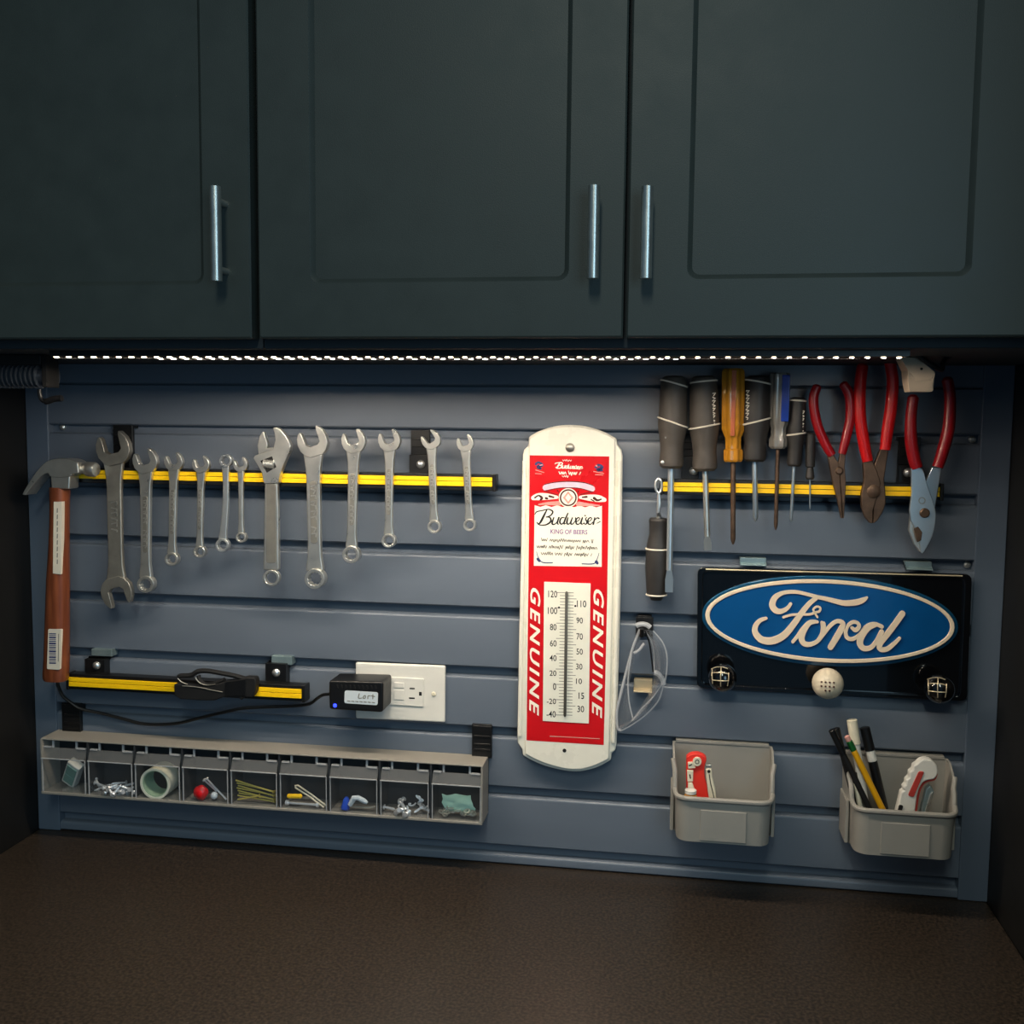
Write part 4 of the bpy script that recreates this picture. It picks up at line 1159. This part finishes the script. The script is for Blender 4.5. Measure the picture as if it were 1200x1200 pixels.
t, c, r = knob('ivory ball knob with a dotted gear diagram, below the oval emblem', 970, 801, 17.6, 'knob_ivory', 0)
bm = B()
for i in range(4):
    for j in range(2 if i in (0, 3) else 3):
        tube(bm, [on_ball(c, r, -.38 + i * .25, .12 - j * .26), on_ball(c, r, -.38 + i * .25, .03 - j * .26)], 0.0011, 6)
part('gear_diagram', bm, 'dark_brown_print', t)
for label, px, py in (('black ball knob with a white gear diagram at the lower left plate corner', 846.5, 794), ('black ball knob with a white gear diagram at the lower right plate corner', 1101, 807)):
    t, c, r = knob(label, px, py, 16.5, 'black_gloss', 1)
    bm = B()
    for l in ([(-.75, .55), (-.45, .68), (0, .72), (.35, .62)], [(-.7, .28), (-.3, .32), (.1, .32), (.45, .25)], [(-.7, -.2), (-.3, -.22), (.1, -.22), (.45, -.2)], [(-.7, .55), (-.7, .1), (-.65, -.45)], [(-.1, .68), (-.12, .1), (-.1, -.6)], [(.42, .35), (.42, -.1), (.36, -.55)]):
        tube(bm, [on_ball(c, r, *q) for q in catmull(l, 3)], 0.0006, 6)
    part('gear_diagram', bm, 'clip_tan', t)


# ------------------------------------------------------------------ grey plastic bins
def bin_(label, bx0, bx1, bxy, top, rim_px, bot_px):
    """open-front bin: back edge px bx0-bx1 at row bxy, front rim row, bottom row"""
    D = 0.072
    xl = Q(bx0, bxy, -0.002)[0]; xr = Q(bx1, bxy, -0.002)[0]; xc = (xl + xr) / 2; w = (xr - xl) / 2
    zt = Q((bx0 + bx1) / 2, top, -0.002)[1]; zr = Q((bx0 + bx1) / 2, rim_px, -D)[1]; zb = Q((bx0 + bx1) / 2, bot_px, -D + .004)[1]
    zs = zt - 0.010
    t = thing('storage_bin', label, 'bin', (xc, -0.03, zb), 'grey slatwall bins')
    wf = w * 0.93; r = 0.016
    plan = [(-w, -0.002, zt), (-w, -D * .22, zt - .001), (-w * .985, -D * .52, zs), (-wf * 1.012, -D * .60, zs - .012), (-wf * 1.01, -D * .66, zr + .018), (-wf * 1.005, -D * .72, zr + .005)]
    for k in range(6):
        a = math.radians(180 + 90 * k / 5); plan.append((-wf + r + r * math.cos(a), -D + r + r * math.sin(a), zr + (.003 if k == 0 else .001 if k == 1 else 0)))
    full = plan + [(-x, y, z) for x, y, z in plan[::-1]]
    th = 0.0024; bm = B(); rows = []
    n = len(full)
    for i, (x, y, z) in enumerate(full):
        a = Vector(full[max(0, i - 1)][:2]); b = Vector(full[min(n - 1, i + 1)][:2]); d = (b - a).normalized(); nx, ny = -d.y, d.x
        k = 0.965
        rows.append([bm.verts.new(q) for q in ((xc + x * k, y * k - .0005, zb), (xc + x, y, z), (xc + x + nx * th, y + ny * th, z), (xc + (x + nx * th) * k, (y + ny * th) * k - .0005, zb + .003))])
    for i in range(n - 1):
        for k in range(3): bm.faces.new((rows[i][k], rows[i][k + 1], rows[i + 1][k + 1], rows[i + 1][k]))
    bm.faces.new([q[0] for q in rows]); bm.faces.new([q[3] for q in rows])
    part('body', bm, 'bin_grey', t, ang=40)
    part('back_panel', box(B(), xl + .001, xr - .001, -0.0030, -0.0004, zb + .002, zt), 'bin_grey', t, bev=0.0008)
    part('rim', tube(B(), [(xc + x * 1.005, y * 1.005, z) for x, y, z in full[2:-2]], 0.0029, 8), 'bin_grey', t)
    part('hanging_edge', box(B(), xl + .004, xr - .004, -0.004, 0.008, zt - .001, zt + .0025), 'bin_grey', t, bev=0.0006)
    for s in (-1, 1):
        part('side_rib', box(B(), xc + s * (w * .985) - .002, xc + s * (w * .985) + .002, -D * .60, -.001, zb + .001, zr), 'bin_grey', t, bev=0.001)
    lw = w * .44
    part('label_frame', box(B(), xc - lw, xc + lw, -D - .0004, -D * .93, zb + .003, zr - .0125), 'bin_grey', t, bev=0.0006)
    return xc, w, zb, zr, zt, D


b1 = bin_('grey plastic bin holding a red tool, below the oval emblem plate', 788, 905, 880, 871.5, 938.5, 988)
b2 = bin_('grey plastic bin full of pens and a white knife, in the right corner', 987, 1110.5, 895, 885.5, 952, 1003)


def slab(bm, pp, y0, y1): return extp(bm, pp, y0, y1)


# contents of the first bin
Z = lambda l: [(775 + x / 8.571, 860 + y / 8.571) for x, y in l]
yb = -0.030
t = thing('utility_knife', 'red folding knife with pale metal hinges standing in the left bin', 'knife', loc_of((820, 945), yb))
part('handle', slab(B(), Z(catmull([(250, 235), (300, 205), (370, 200), (430, 225), (455, 260), (435, 340), (440, 450), (465, 560), (470, 760), (250, 760)], 3) + [(248, 400)]), yb - 0.011, yb), 'tool_red', t, bev=0.0015)
bm = B(); ringpx(bm, Z([(360, 282)])[0], 5.2, 0.05, yb - 0.014, yb - 0.010, star=False, n=18); slab(bm, Z([(265, 290), (310, 285), (345, 345), (270, 352)]), yb - 0.014, yb - 0.010)
slab(bm, Z([(258, 368), (322, 368), (318, 480), (262, 480)]), yb - 0.0135, yb - 0.010); slab(bm, Z([(268, 490), (310, 490), (335, 560), (345, 600), (265, 600)]), yb - 0.0135, yb - 0.010)
part('metal_hinge', bm, 'ivory', t, bev=0.0006)
bm = B(); ringpx(bm, Z([(360, 282)])[0], 2.6, 1.7, yb - 0.0143, yb - 0.0139, star=False, n=14)
stroke(bm, [(*q, 1.3) for q in Z([(280, 320), (305, 308)])], yb - 0.0143, yb - 0.0139, smooth=False); stroke(bm, [(*q, 1.6) for q in Z([(286, 412), (292, 445)])], yb - 0.0138, yb - 0.0134, smooth=False)
part('dark_marks', bm, 'black_print', t)
t = thing('pocket_tool', 'narrow pale metal pocket tool leaning beside the red knife', 'tool', loc_of((834, 945), yb))
part('body', slab(B(), Z([(445, 350), (505, 350), (515, 450), (545, 560), (560, 760), (475, 760), (462, 560)]), yb - 0.010, yb - 0.001), 'ivory', t, bev=0.0014)
part('cap', slab(B(), Z([(447, 312), (505, 310), (505, 345), (447, 350)]), yb - 0.009, yb - 0.002), 'steel', t, bev=0.0005)
bm = B(); ringpx(bm, Z([(478, 378)])[0], 1.9, 0.05, yb - 0.0104, yb - 0.0098, star=False, n=12); stroke(bm, [(*q, 1.0) for q in Z([(482, 410), (495, 500), (520, 600), (530, 660)])], yb - 0.0104, yb - 0.0098)
part('groove', bm, 'black_print', t)
t = thing('bottle', 'small yellowish bottle with white cap in front of the red knife', 'bottle', loc_of((810, 945), yb - .02))
a = P(809, 952, yb - 0.022); c = P(809.5, 925, yb - 0.022)
part('body', lathe(B(), a, a.lerp(c, .84), [(0, .006), (.08, .0075), (.9, .0075), (1, .005)], 16), 'amber', t)
part('cap', lathe(B(), a.lerp(c, .84), c, [(0, .0068), (.85, .0068), (1, .005)], 16), 'white_plastic', t)

# contents of the second bin
Z = lambda l: [(970 + x / 6.667, 835 + y / 6.667) for x, y in l]


def pen(name, label, cat, top, bot, r, y0, y1, segs):
    """stick from top px (depth y0) to bot px (depth y1); segs (t0, t1, radius scale, material, part name)"""
    a = P(*Z([top])[0], y0); b = P(*Z([bot])[0], y1)
    zmin = b2[2] + 0.005
    if b.z < zmin: b = a.lerp(b, (a.z - zmin) / (a.z - b.z))
    t = thing(name, label, cat, tuple(b), 'pens in the right bin')
    for t0, t1, k, m, pn in segs:
        kk = k if isinstance(k, tuple) else (k, k)
        e = min(.3, .0006 / max(1e-4, (t1 - t0) * (b - a).length))
        part(pn, lathe(B(), a.lerp(b, t0), a.lerp(b, t1), [(0, r * kk[0] * .85), (e, r * kk[0]), (1 - e, r * kk[1]), (1, r * kk[1] * .85)], 14), m, t)
    return t


pen('marker', 'white capped marker, tallest of the pens', 'marker', (188, 55), (300, 790), 0.0056, -0.030, -0.036, [(0, .26, 1.05, 'ivory', 'cap'), (.26, 1, .88, 'white_plastic', 'barrel')])
pen('marker', 'black marker with a white band, right of the pencil', 'marker', (288, 115), (440, 760), 0.0056, -0.024, -0.030, [(0, .28, 1.05, 'black', 'cap'), (.28, .41, .95, 'white_plastic', 'band'), (.41, 1, .95, 'black', 'barrel')])
pen('pencil', 'yellow pencil with green ferrule and pink eraser', 'pencil', (148, 185), (450, 800), 0.0036, -0.044, -0.040, [(0, .06, .9, 'eraser_pink', 'eraser'), (.06, .18, 1.05, 'ferrule_green', 'ferrule'), (.18, 1, 1, 'pencil_yellow', 'barrel')])
pen('pen', 'black pen leaning out furthest to the left', 'pen', (30, 135), (330, 760), 0.0034, -0.050, -0.046, [(0, .3, 1.15, 'black', 'cap'), (.3, 1, 1, 'black_rubber', 'barrel')])
pen('pen', 'black pen close behind the leftmost leaning pen', 'pen', (65, 120), (235, 780), 0.0036, -0.034, -0.040, [(0, .3, 1.15, 'black', 'cap'), (.3, 1, 1, 'black_rubber', 'barrel')])
pen('pen', 'thin pale pen low behind the leaning pencil', 'pen', (205, 470), (262, 790), 0.0030, -0.044, -0.044, [(0, .25, 1.1, 'black', 'cap'), (.25, 1, 1, 'ivory', 'barrel')])

yb = -0.030
t = thing('utility_knife', 'white utility knife with red grip standing in the right bin', 'knife', loc_of((1070, 962), yb))
part('handle', slab(B(), Z(catmull([(700, 400), (740, 370), (800, 370), (850, 410), (862, 470), (835, 520), (770, 535), (730, 570), (700, 650), (680, 800), (645, 920)], 3) + [(500, 920), (535, 790), (560, 690), (575, 625), (600, 610), (585, 590), (612, 565), (612, 530), (640, 510), (640, 470), (668, 450), (672, 420)]), yb - 0.013, yb), 'white_plastic', t, bev=0.002)
part('red_edge', slab(B(), Z(catmull([(862, 480), (840, 530), (775, 548), (740, 585), (715, 660), (695, 800), (660, 920)], 3) + [(630, 920), (655, 800), (672, 690), (700, 600), (740, 540), (800, 520)]), yb - 0.011, yb - 0.002), 'badge_red', t, bev=0.0008)
part('badge', slab(B(), rquad(Z([(712, 460), (756, 462), (672, 664), (626, 650)]), 2.4), yb - 0.0142, yb - 0.012), 'badge_red', t, bev=0.0005, label='red badge on the knife')
part('slide_button', slab(B(), rquad(Z([(560, 722), (592, 728), (572, 800), (540, 800)]), 2), yb - 0.0145, yb - 0.012), 'black_rubber', t, bev=0.0005)
t = thing('pocket_knife', 'small silver folding knife beside the white utility knife', 'knife', loc_of((1085, 962), yb))
part('handle', slab(B(), Z([(770, 600), (800, 570), (820, 590), (835, 620), (820, 670), (790, 760), (760, 920), (700, 920), (735, 740)]), yb - 0.010, yb - 0.001), 'clip_steel', t, bev=0.0016)
part('clip', slab(B(), Z([(800, 640), (822, 620), (810, 690), (772, 800), (756, 796)]), yb - 0.0120, yb - 0.0095), 'steel', t, bev=0.0006)

# ------------------------------------------------------------------ tip-out drawer organizer
YO = -0.042
ox0 = P(48, 900, YO).x; ox1 = P(565.5, 930, YO).x
oz1 = P(306, 881.5, YO).z; oz0 = P(306, 948.5, YO).z
N = 9
t_org = thing('drawer_organizer', 'long grey organizer with nine clear tip-out drawers at the lower left', 'organizer', ((ox0 + ox1) / 2, -0.02, oz0))
th = 0.0022
part('top', box(B(), ox0, ox1, YO + 0.001, -0.0005, oz1 - th, oz1), 'organizer_grey', t_org, bev=0.0008)
part('base', box(B(), ox0, ox1, YO - 0.001, -0.0005, oz0, oz0 + th * 1.6), 'organizer_grey', t_org, bev=0.0008)
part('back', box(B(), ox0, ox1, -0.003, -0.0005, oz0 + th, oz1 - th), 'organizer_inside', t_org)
cw = (ox1 - ox0) / N
for i in range(N + 1):
    x = ox0 + cw * i
    x = min(max(x, ox0 + 0.0012), ox1 - 0.0012)
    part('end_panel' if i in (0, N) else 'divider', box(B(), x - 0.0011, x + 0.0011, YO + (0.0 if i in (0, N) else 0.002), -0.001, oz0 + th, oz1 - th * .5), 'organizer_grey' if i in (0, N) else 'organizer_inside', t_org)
for hx0, hx1, hy0, hy1 in ((72.5, 94, 826, 862), (553, 576, 851, 888)):
    bm = boxp(B(), hx0, hy0, hx1, hy1, -0.007, -0.0006); boxp(bm, hx0, hy0 - 2, hx1, hy0 + 6, -0.004, 0.009)
    for k in (.3, .55, .72):
        yy = hy0 + (hy1 - hy0) * k
        boxp(bm, hx0 + 2, yy, hx1 - 2, yy + 2.2, -0.0085, -0.006)
    part('hanger', bm, 'black', t_org, bev=0.0006, label='black slatwall hanger')
H = oz1 - oz0
for i in range(N):
    a = ox0 + cw * i + 0.0022; b = ox0 + cw * (i + 1) - 0.0022
    zl = oz0 + th * 1.6 + 0.0006; zt = oz1 - th - 0.001; zm = zl + (zt - zl) * 0.66
    bm = B()
    w = 0.0011
    box(bm, a, b, YO - 0.0005, YO - 0.0005 + w, zl, zm)                       # front wall
    box(bm, a, a + w, YO + 0.0008, -0.006, zl + w, zm); box(bm, b - w, b, YO + 0.0008, -0.006, zl + w, zm)
    box(bm, a, b, YO + 0.0008, -0.006, zl, zl + w)
    d = part('drawer', bm, 'clear_plastic', t_org, label='clear tip-out drawer')
    zt2 = zl + (zt - zl) * 0.86
    bm = B()
    prof = [(YO - 0.0005, zm), (YO - 0.0030, zm + 0.0006), (YO - 0.0030, zm + 0.0016), (YO - 0.0012, zm + 0.0022), (YO + 0.0040, zt2), (YO + 0.0052, zt2), (YO + 0.0008, zm)]
    extx(bm, prof, a, b)
    part('pull_lip', bm, 'clear_lip', d, label='smoky pull lip')
    part('pull_edge', box(B(), a, b, YO - 0.0034, YO - 0.0022, zm + 0.0002, zm + 0.0013), 'clear_edge', d, label='bright moulded edge')
    bm = B()
    for u0, u1 in ((0.02, 0.18), (0.78, 0.98)):
        box(bm, a + (b - a) * u0, a + (b - a) * u1, YO + 0.002, YO + 0.006, zt2 + 0.0002, zt2 + 0.0016)
    box(bm, a + (b - a) * .2, a + (b - a) * .24, YO + 0.004, YO + 0.006, zt2, zt)
    box(bm, a + (b - a) * .74, a + (b - a) * .78, YO + 0.004, YO + 0.006, zt2, zt)
    part('stop_tab', bm, 'clear_frame', d)
    for xx in (a, b - 0.0009): part('front_corner', box(B(), xx, xx + 0.0009, YO - 0.0012, YO + 0.0004, zl, zm), 'clear_frame', d)
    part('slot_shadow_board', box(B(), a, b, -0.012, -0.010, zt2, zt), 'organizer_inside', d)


def slot(i, u, v=0.5, up_=0.0):
    """point inside drawer i: u across, v front(0)..back(1), height above its floor"""
    x = ox0 + cw * i + 0.006 + (cw - 0.012) * u
    return Vector((x, YO + 0.0045 + 0.017 * v, oz0 + th * 1.6 + 0.0024 + up_))


def rod(bm, a, b, r, seg=8): return tube(bm, [a, b], r, seg)


def screw_bm(L, r):
    bm = B(); lathe(bm, (0, 0, 0), (0, 0, L), [(0, r * .3), (.12, r), (1, r)], 8)
    for k in range(5):
        q = .18 + k * .13; lathe(bm, (0, 0, L * q), (0, 0, L * (q + .05)), [(0, r), (.5, r * 1.35), (1, r)], 8)
    lathe(bm, (0, 0, L * .93), (0, 0, L * 1.06), [(0, r * 1.1), (.5, r * 2.3), (1, r * 1.9)], 10)
    return bm


def scatter(name, label, cat, grp, me_bm, m, i, n, umin, umax, zmax, tilt, rnd):
    base = None
    for k in range(n):
        p = slot(i, rnd.uniform(umin, umax), rnd.uniform(.0, .8), rnd.uniform(0.002, zmax))
        if base is None:
            o = part(name, me_bm, m, None); base = o
        else:
            o = bpy.data.objects.new(name, base.data); COL.objects.link(o)
        o.location = p
        o.rotation_euler = (rnd.uniform(-tilt, tilt), math.pi / 2 + rnd.uniform(-tilt, tilt), rnd.uniform(0, 6.28))
        tag(o, label, cat, grp)


rnd = random.Random(3)
# drawer 1: pale block with a greenish face
c = slot(0, .5, .3, 0.0)
t = thing('plastic_case', 'pale plastic case with green top lying in the leftmost drawer', 'case', tuple(c))
R = Matrix.Rotation(math.radians(-34), 4, 'Y')
def obox(hx, hy, hz, off):
    bm = box(B(), -hx, hx, -hy, hy, -hz, hz)
    bmesh.ops.translate(bm, verts=bm.verts, vec=off)
    bmesh.ops.transform(bm, matrix=Matrix.Translation(c + Vector((0.0015, 0.0085, 0.0185))) @ Matrix.Rotation(math.radians(32), 4, 'Y') @ Matrix.Rotation(math.radians(24), 4, 'X'), verts=bm.verts)
    return bm
part('shell', obox(0.0098, 0.006, 0.0215, (0, 0, 0)), 'white_plastic', t, bev=0.0015)
part('lid', obox(0.0074, 0.0012, 0.0082, (0, -0.0060, 0.0088)), 'teal_plastic', t, bev=0.0005)
part('lid', obox(0.0074, 0.0012, 0.0076, (0, -0.0060, -0.0082)), 'teal_plastic', t, bev=0.0005)
# drawer 2: small zinc screws
scatter('screw', 'small shiny screw in the heap in the second drawer from the left', 'screw', 'screws in the second drawer', screw_bm(0.019, 0.0014), 'zinc', 1, 22, .12, .9, .009, .55, rnd)
# drawer 3: roll of tape on edge
c = P(187.5, 914.5, YO + 0.016); r = 0.0205
t = thing('tape_roll', 'cream roll of tape standing on edge in the third drawer', 'tape', (c.x, c.y, c.z - r))
def ringw(ro, ri, y0, y1):
    n = 32
    o = [(c.x + ro * math.cos(2 * math.pi * k / n), c.z + ro * math.sin(2 * math.pi * k / n)) for k in range(n)]
    i_ = [(c.x + ri * math.cos(2 * math.pi * k / n), c.z + ri * math.sin(2 * math.pi * k / n)) for k in range(n)]
    return annulus(B(), o, i_, y0, y1)
part('tape', ringw(r, r * .86, YO + 0.0025, YO + 0.031), 'tape_cream', t)
part('core', ringw(r * .86, r * .80, YO + 0.0035, YO + 0.030), 'tape_core', t)
# drawer 4: red knob, white bead, nails
p = slot(3, .33, .1, .0085)
bm = B(); sphere(bm, p, 0.0095, .8, 12, 8)
for v in bm.verts: v.co += (v.co - p) * rnd.uniform(-.08, .08)
o = part('push_knob', bm, 'red_print', None, origin=tuple(p)); tag(o, 'bright red round knob in the fourth drawer', 'knob')
p = slot(3, .66, .1, .0055)
o = part('bead', sphere(B(), p, 0.0048, .9, 12, 8), 'pale_label', None, origin=tuple(p)); tag(o, 'small pale round bead next to the red knob', 'bead')
for j, (q0, q1) in enumerate(((slot(3, .46, .3, .025), slot(3, .97, .1, .0015)), (slot(3, .36, .5, .022), slot(3, .70, .3, .010)))):
    bm = rod(B(), q0, q1, 0.0012); dd = (q0 - q1).normalized(); lathe(bm, q0, q0 + dd * .0015, [(0, .0028), (1, .0026)], 10)
    o = part('nail', bm, 'zinc', None, origin=tuple(q1)); tag(o, ('long nail leaning across the fourth drawer', 'short nail behind the red knob')[j], 'nail')
# drawer 5: long brass screws
for k in range(8):
    z0 = .028 - k * .0036; z1 = max(.0015, .016 - k * .0028 + .003 * (k % 2))
    q0 = slot(4, .0 + .02 * (k % 3), .04 + .05 * k, z0); q1 = slot(4, .95 + .03 * (k % 2), .02 + .05 * k, z1)
    if k == 7: q0 = slot(4, .05, .0, .003); q1 = slot(4, .6, .0, .010)
    bm = rod(B(), q0, q1, 0.00105, 8); dd = (q1 - q0).normalized(); lathe(bm, q1 - dd * .0016, q1, [(0, .0011), (1, .0027)], 10)
    o = part('long_screw', bm, 'brass', None, origin=tuple(q0)); tag(o, 'long thin brass-coloured screw in the fifth drawer', 'screw', 'brass screws in the fifth drawer')
# drawer 6: key-like clip, yellow anchor, bolt
q0 = slot(5, .28, .2, .024); q1 = slot(5, .62, .15, .014); q2 = slot(5, .98, .1, .0015)
bm = B()
for s in (-.0017, .0017):
    tube(bm, [q0 + Vector((s, 0, s)), q1 + Vector((s * .8, 0, s * .8)), q2 + Vector((s * .8, 0, s * .8))], 0.0011, 8)
tube(bm, [q0 + Vector((-.0017, 0, -.0017)), q0 + Vector((-.002, 0, .001)), q0 + Vector((.0017, 0, .0017))], 0.0011, 8)
o = part('cotter_pin', bm, 'ivory', None, origin=tuple(q2)); tag(o, 'pale two-legged pin leaning in the sixth drawer', 'pin')
a = slot(5, .06, .1, .0115); b = slot(5, .42, .1, .0125)
bm = lathe(B(), a, b, [(0, .0022), (.1, .0032), (.3, .0028), (.5, .0032), (.7, .0028), (.9, .0032), (1, .0015)], 10)
o = part('wall_anchor', bm, 'yellow', None, origin=tuple(a)); tag(o, 'yellow plastic wall anchor in the sixth drawer', 'anchor')
a = slot(5, .05, .1, .003); b = slot(5, .80, .05, .003)
bm = rod(B(), a, b, 0.0016); lathe(bm, a - Vector((.002, 0, 0)), a + Vector((.002, 0, 0)), [(0, .0032), (1, .0034)], 6); lathe(bm, b - Vector((.001, 0, 0)), b + Vector((.002, 0, 0)), [(0, .003), (1, .003)], 6)
o = part('bolt', bm, 'zinc', None, origin=tuple(a)); tag(o, 'silver bolt lying flat on the floor of the sixth drawer', 'bolt')
a = slot(5, .05, .6, .006); b = slot(5, .65, .6, .008)
o = part('bolt', lathe(B(), a, b, [(0, .0035), (.08, .0035), (.1, .002), (1, .002)], 8), 'steel_dark', None, origin=tuple(a)); tag(o, 'dark bolt behind the yellow wall anchor', 'bolt')
# drawer 7: blue block and white clip
p = slot(6, .25, .15, .0)
o = part('wire_connector', lathe(B(), p, p + Vector((.002, 0, .015)), [(0, .0058), (.1, .0062), (.8, .0042), (1, .0025)], 10, 6, .12), 'blue_plastic', None, origin=tuple(p)); tag(o, 'blue plastic connector in the seventh drawer', 'connector')
a = slot(6, .38, .0, .006); 
bm = tube(B(), [a, slot(6, .48, .0, .0155), slot(6, .58, .02, .016), slot(6, .72, .05, .0125), slot(6, .80, .05, .010)], [.003, .0038, .0034, .0032, .002], 10)
o = part('cable_clip', bm, 'pale_label', None, origin=tuple(a)); tag(o, 'bent whitish cable clip next to the blue connector', 'clip')
bm = tube(B(), [slot(6, .3, .2, .003), slot(6, .6, .15, .0035), slot(6, .85, .15, .0035), slot(6, .98, .2, .005)], .0016, 8)
o = part('grey_pin', bm, 'steel_dark', None, origin=tuple(slot(6, .3, .2, .0))); tag(o, 'dull grey pin on the floor of the seventh drawer', 'pin')
# drawer 8: hooks and screws
scatter('hook_screw', 'small bright screw on the floor of the eighth drawer', 'screw', 'screws in the eighth drawer', screw_bm(0.015, 0.0015), 'zinc', 7, 13, .2, .85, .006, .5, rnd)
for k in range(4):
    p = slot(7, (.62, .80, .88, .72)[k], .15 + .1 * k, (.008, .014, .004, .016)[k])
    pts = [p + Vector((.004 * math.sin(q) * (1 if k % 2 else -1) + .003 * q / 4, 0, .004 * math.cos(q) + .002 * q)) for q in [j * .45 for j in range(10)]]
    o = part('cup_hook', tube(B(), pts, .0011, 8), 'zinc', None, origin=tuple(p)); tag(o, 'curved shiny hook in the eighth drawer', 'hook', 'hooks in the eighth drawer')
# drawer 9: bag and washers
p = slot(8, .55, .5, .0)
bm = B(); g = []
for iu in range(7):
    row = []
    for iv in range(6):
        u, v = iu / 6, iv / 5
        row.append(bm.verts.new(slot(8, .22 + .7 * u - .12 * v + rnd.uniform(-.03, .03), .35 + rnd.uniform(-.12, .12), .004 + .022 * v + rnd.uniform(-.0015, .0015))))
    g.append(row)
for iu in range(6):
    for iv in range(5): bm.faces.new((g[iu][iv], g[iu + 1][iv], g[iu + 1][iv + 1], g[iu][iv + 1]))
o = part('plastic_bag', bm, 'green_clear', None, origin=tuple(p), ang=60); tag(o, 'crumpled pale green plastic bag in the rightmost drawer', 'bag')
m_ = o.modifiers.new('thickness', 'SOLIDIFY'); m_.thickness = 0.0008
base = None
for k in range(14):
    p = slot(8, rnd.uniform(.12, .92), rnd.uniform(0, .25), rnd.uniform(.002, .010))
    if base is None:
        n = 16
        bm = annulus(B(), [(.0042 * math.cos(6.2832 * j / n), .0042 * math.sin(6.2832 * j / n)) for j in range(n)], [(.002 * math.cos(6.2832 * j / n), .002 * math.sin(6.2832 * j / n)) for j in range(n)], -.0005, .0005)
        o = part('washer', bm, 'steel', None); base = o
    else:
        o = bpy.data.objects.new('washer', base.data); COL.objects.link(o)
    o.location = p; o.rotation_euler = (1.3 + rnd.uniform(-.5, .5), rnd.uniform(-.4, .4), rnd.uniform(0, 6))
    tag(o, 'small dull washer in the heap in the rightmost drawer', 'washer', 'washers in the rightmost drawer')

# ------------------------------------------------------------------ things under the cabinets
YU = -0.185
Z = lambda l: [(x / 12, 395 + y / 12) for x, y in l]
q = P(*Z([(0, 560)])[0], YU)
t = thing('hanging_reel', 'dark ribbed reel with a bent hook under the left cabinet', 'reel', (q.x, YU, q.z - .02))
xa = 0.004; xb = P(*Z([(760, 560)])[0], YU).x
zc = P(*Z([(400, 545)])[0], YU).z; r0 = 0.0138
prof = [(0, r0)]
nr = 13
for k in range(nr):
    f = .45 + .47 * k / nr
    prof += [(f, r0 * .80), (f + .006, r0 * 1.0), (f + .020, r0 * 1.03), (f + .026, r0 * .80)]
prof += [(.94, r0 * .9), (.95, r0 * .95), (.995, r0 * .95)]
part('drum', lathe(B(), (xa, YU, zc), (xb, YU, zc), prof, 24), 'reel_grey', t)
zt = P(*Z([(400, 350)])[0], YU).z
part('mount', box(B(), xa, P(*Z([(665, 350)])[0], YU).x, YU - .012, YU + .012, zt - .004, Z_UNDER - .0003), 'black_rubber', t, bev=0.001)
part('clasp', box(B(), xb - .006, xb, YU - .014, YU + .010, zc - .013, Z_UNDER - .0006), 'matte_black', t, bev=0.001)
hk = [tuple(P(*v, YU - .006)) for v in catmull(Z([(555, 730), (560, 810), (590, 885), (660, 905), (760, 870), (870, 862)]), 5)]
rr = [.0024] * 14 + [.0036] * (len(hk) - 14)
part('hook', tube(B(), hk, rr, 10), 'black', t)

Z = lambda l: [(1030 + x / 8, 395 + y / 8) for x, y in l]
YB = -0.165
t = thing('light_driver', 'beige angular box under the cabinet at the right end of the light dots', 'light driver', tuple(P(*Z([(400, 512)])[0], YB)))
fr = [tuple(P(*v, YB)) for v in Z([(330, 405), (475, 405), (512, 440), (512, 512), (300, 512), (280, 440)])]
zt = Z_UNDER - .0004
up4 = Z([(215, 185), (370, 185), (530, 320), (475, 405), (330, 405), (270, 300)])
bm = B()
# upper sloping face leans back to the cabinet, lower block hangs upright
lo = [P(*v, YB) for v in Z([(330, 405), (478, 405), (528, 330), (520, 500), (508, 512), (300, 512), (282, 430), (270, 310)])]
a_, b_, c_, d_, e_, f_, g_, h_ = lo
tl = P(*Z([(212, 185)])[0], YB + .0); tr_ = P(*Z([(370, 185)])[0], YB + .0)
up_poly = [tl, tr_, c_, b_, a_, h_]
back = Vector((0, .030, 0))
def prism(bm, pts, push, backv):
    f0 = [bm.verts.new(p + push(i)) for i, p in enumerate(pts)]; f1 = [bm.verts.new(p + backv) for p in pts]
    bm.faces.new(f0); bm.faces.new(f1); n = len(pts)
    for i in range(n): bm.faces.new((f0[i], f0[(i + 1) % n], f1[(i + 1) % n], f1[i]))
prism(bm, up_poly, lambda i: Vector((0, (.006, .006, 0, -.004, -.004, 0)[i], 0)), back)
part('cover', bm, 'beige', t, bev=0.0008)
bm = B(); prism(bm, [a_, b_, c_, d_, e_, f_, g_, h_], lambda i: Vector((0, (-.004, -.004, 0, .004, .006, .006, .004, 0)[i], 0)), back)
part('lower_case', bm, 'beige', t, bev=0.0008)
p = P(*Z([(398, 298)])[0], YB)
part('screw_hole', lathe(B(), (p.x, p.y + .003, p.z), (p.x, p.y - .0015, p.z), [(0, .0012), (1, .0012)], 10), 'hole_dark', t)
cpts = [Z([(340, 150)])[0], Z([(430, 215)])[0], Z([(520, 275)])[0], Z([(590, 305)])[0], Z([(600, 240)])[0], Z([(640, 190)])[0], Z([(710, 160)])[0]]
cb = part('loose_cable', tube(B(), [tuple(P(x, y, YB - .004 + .02 * i / 6)) for i, (x, y) in enumerate(catmull(cpts, 5)) for i in (i / 5,)], 0.0024, 8), 'black', origin=tuple(P(*cpts[3], YB)))
tag(cb, 'black cord looping from the beige box under the right cabinet', 'cable')
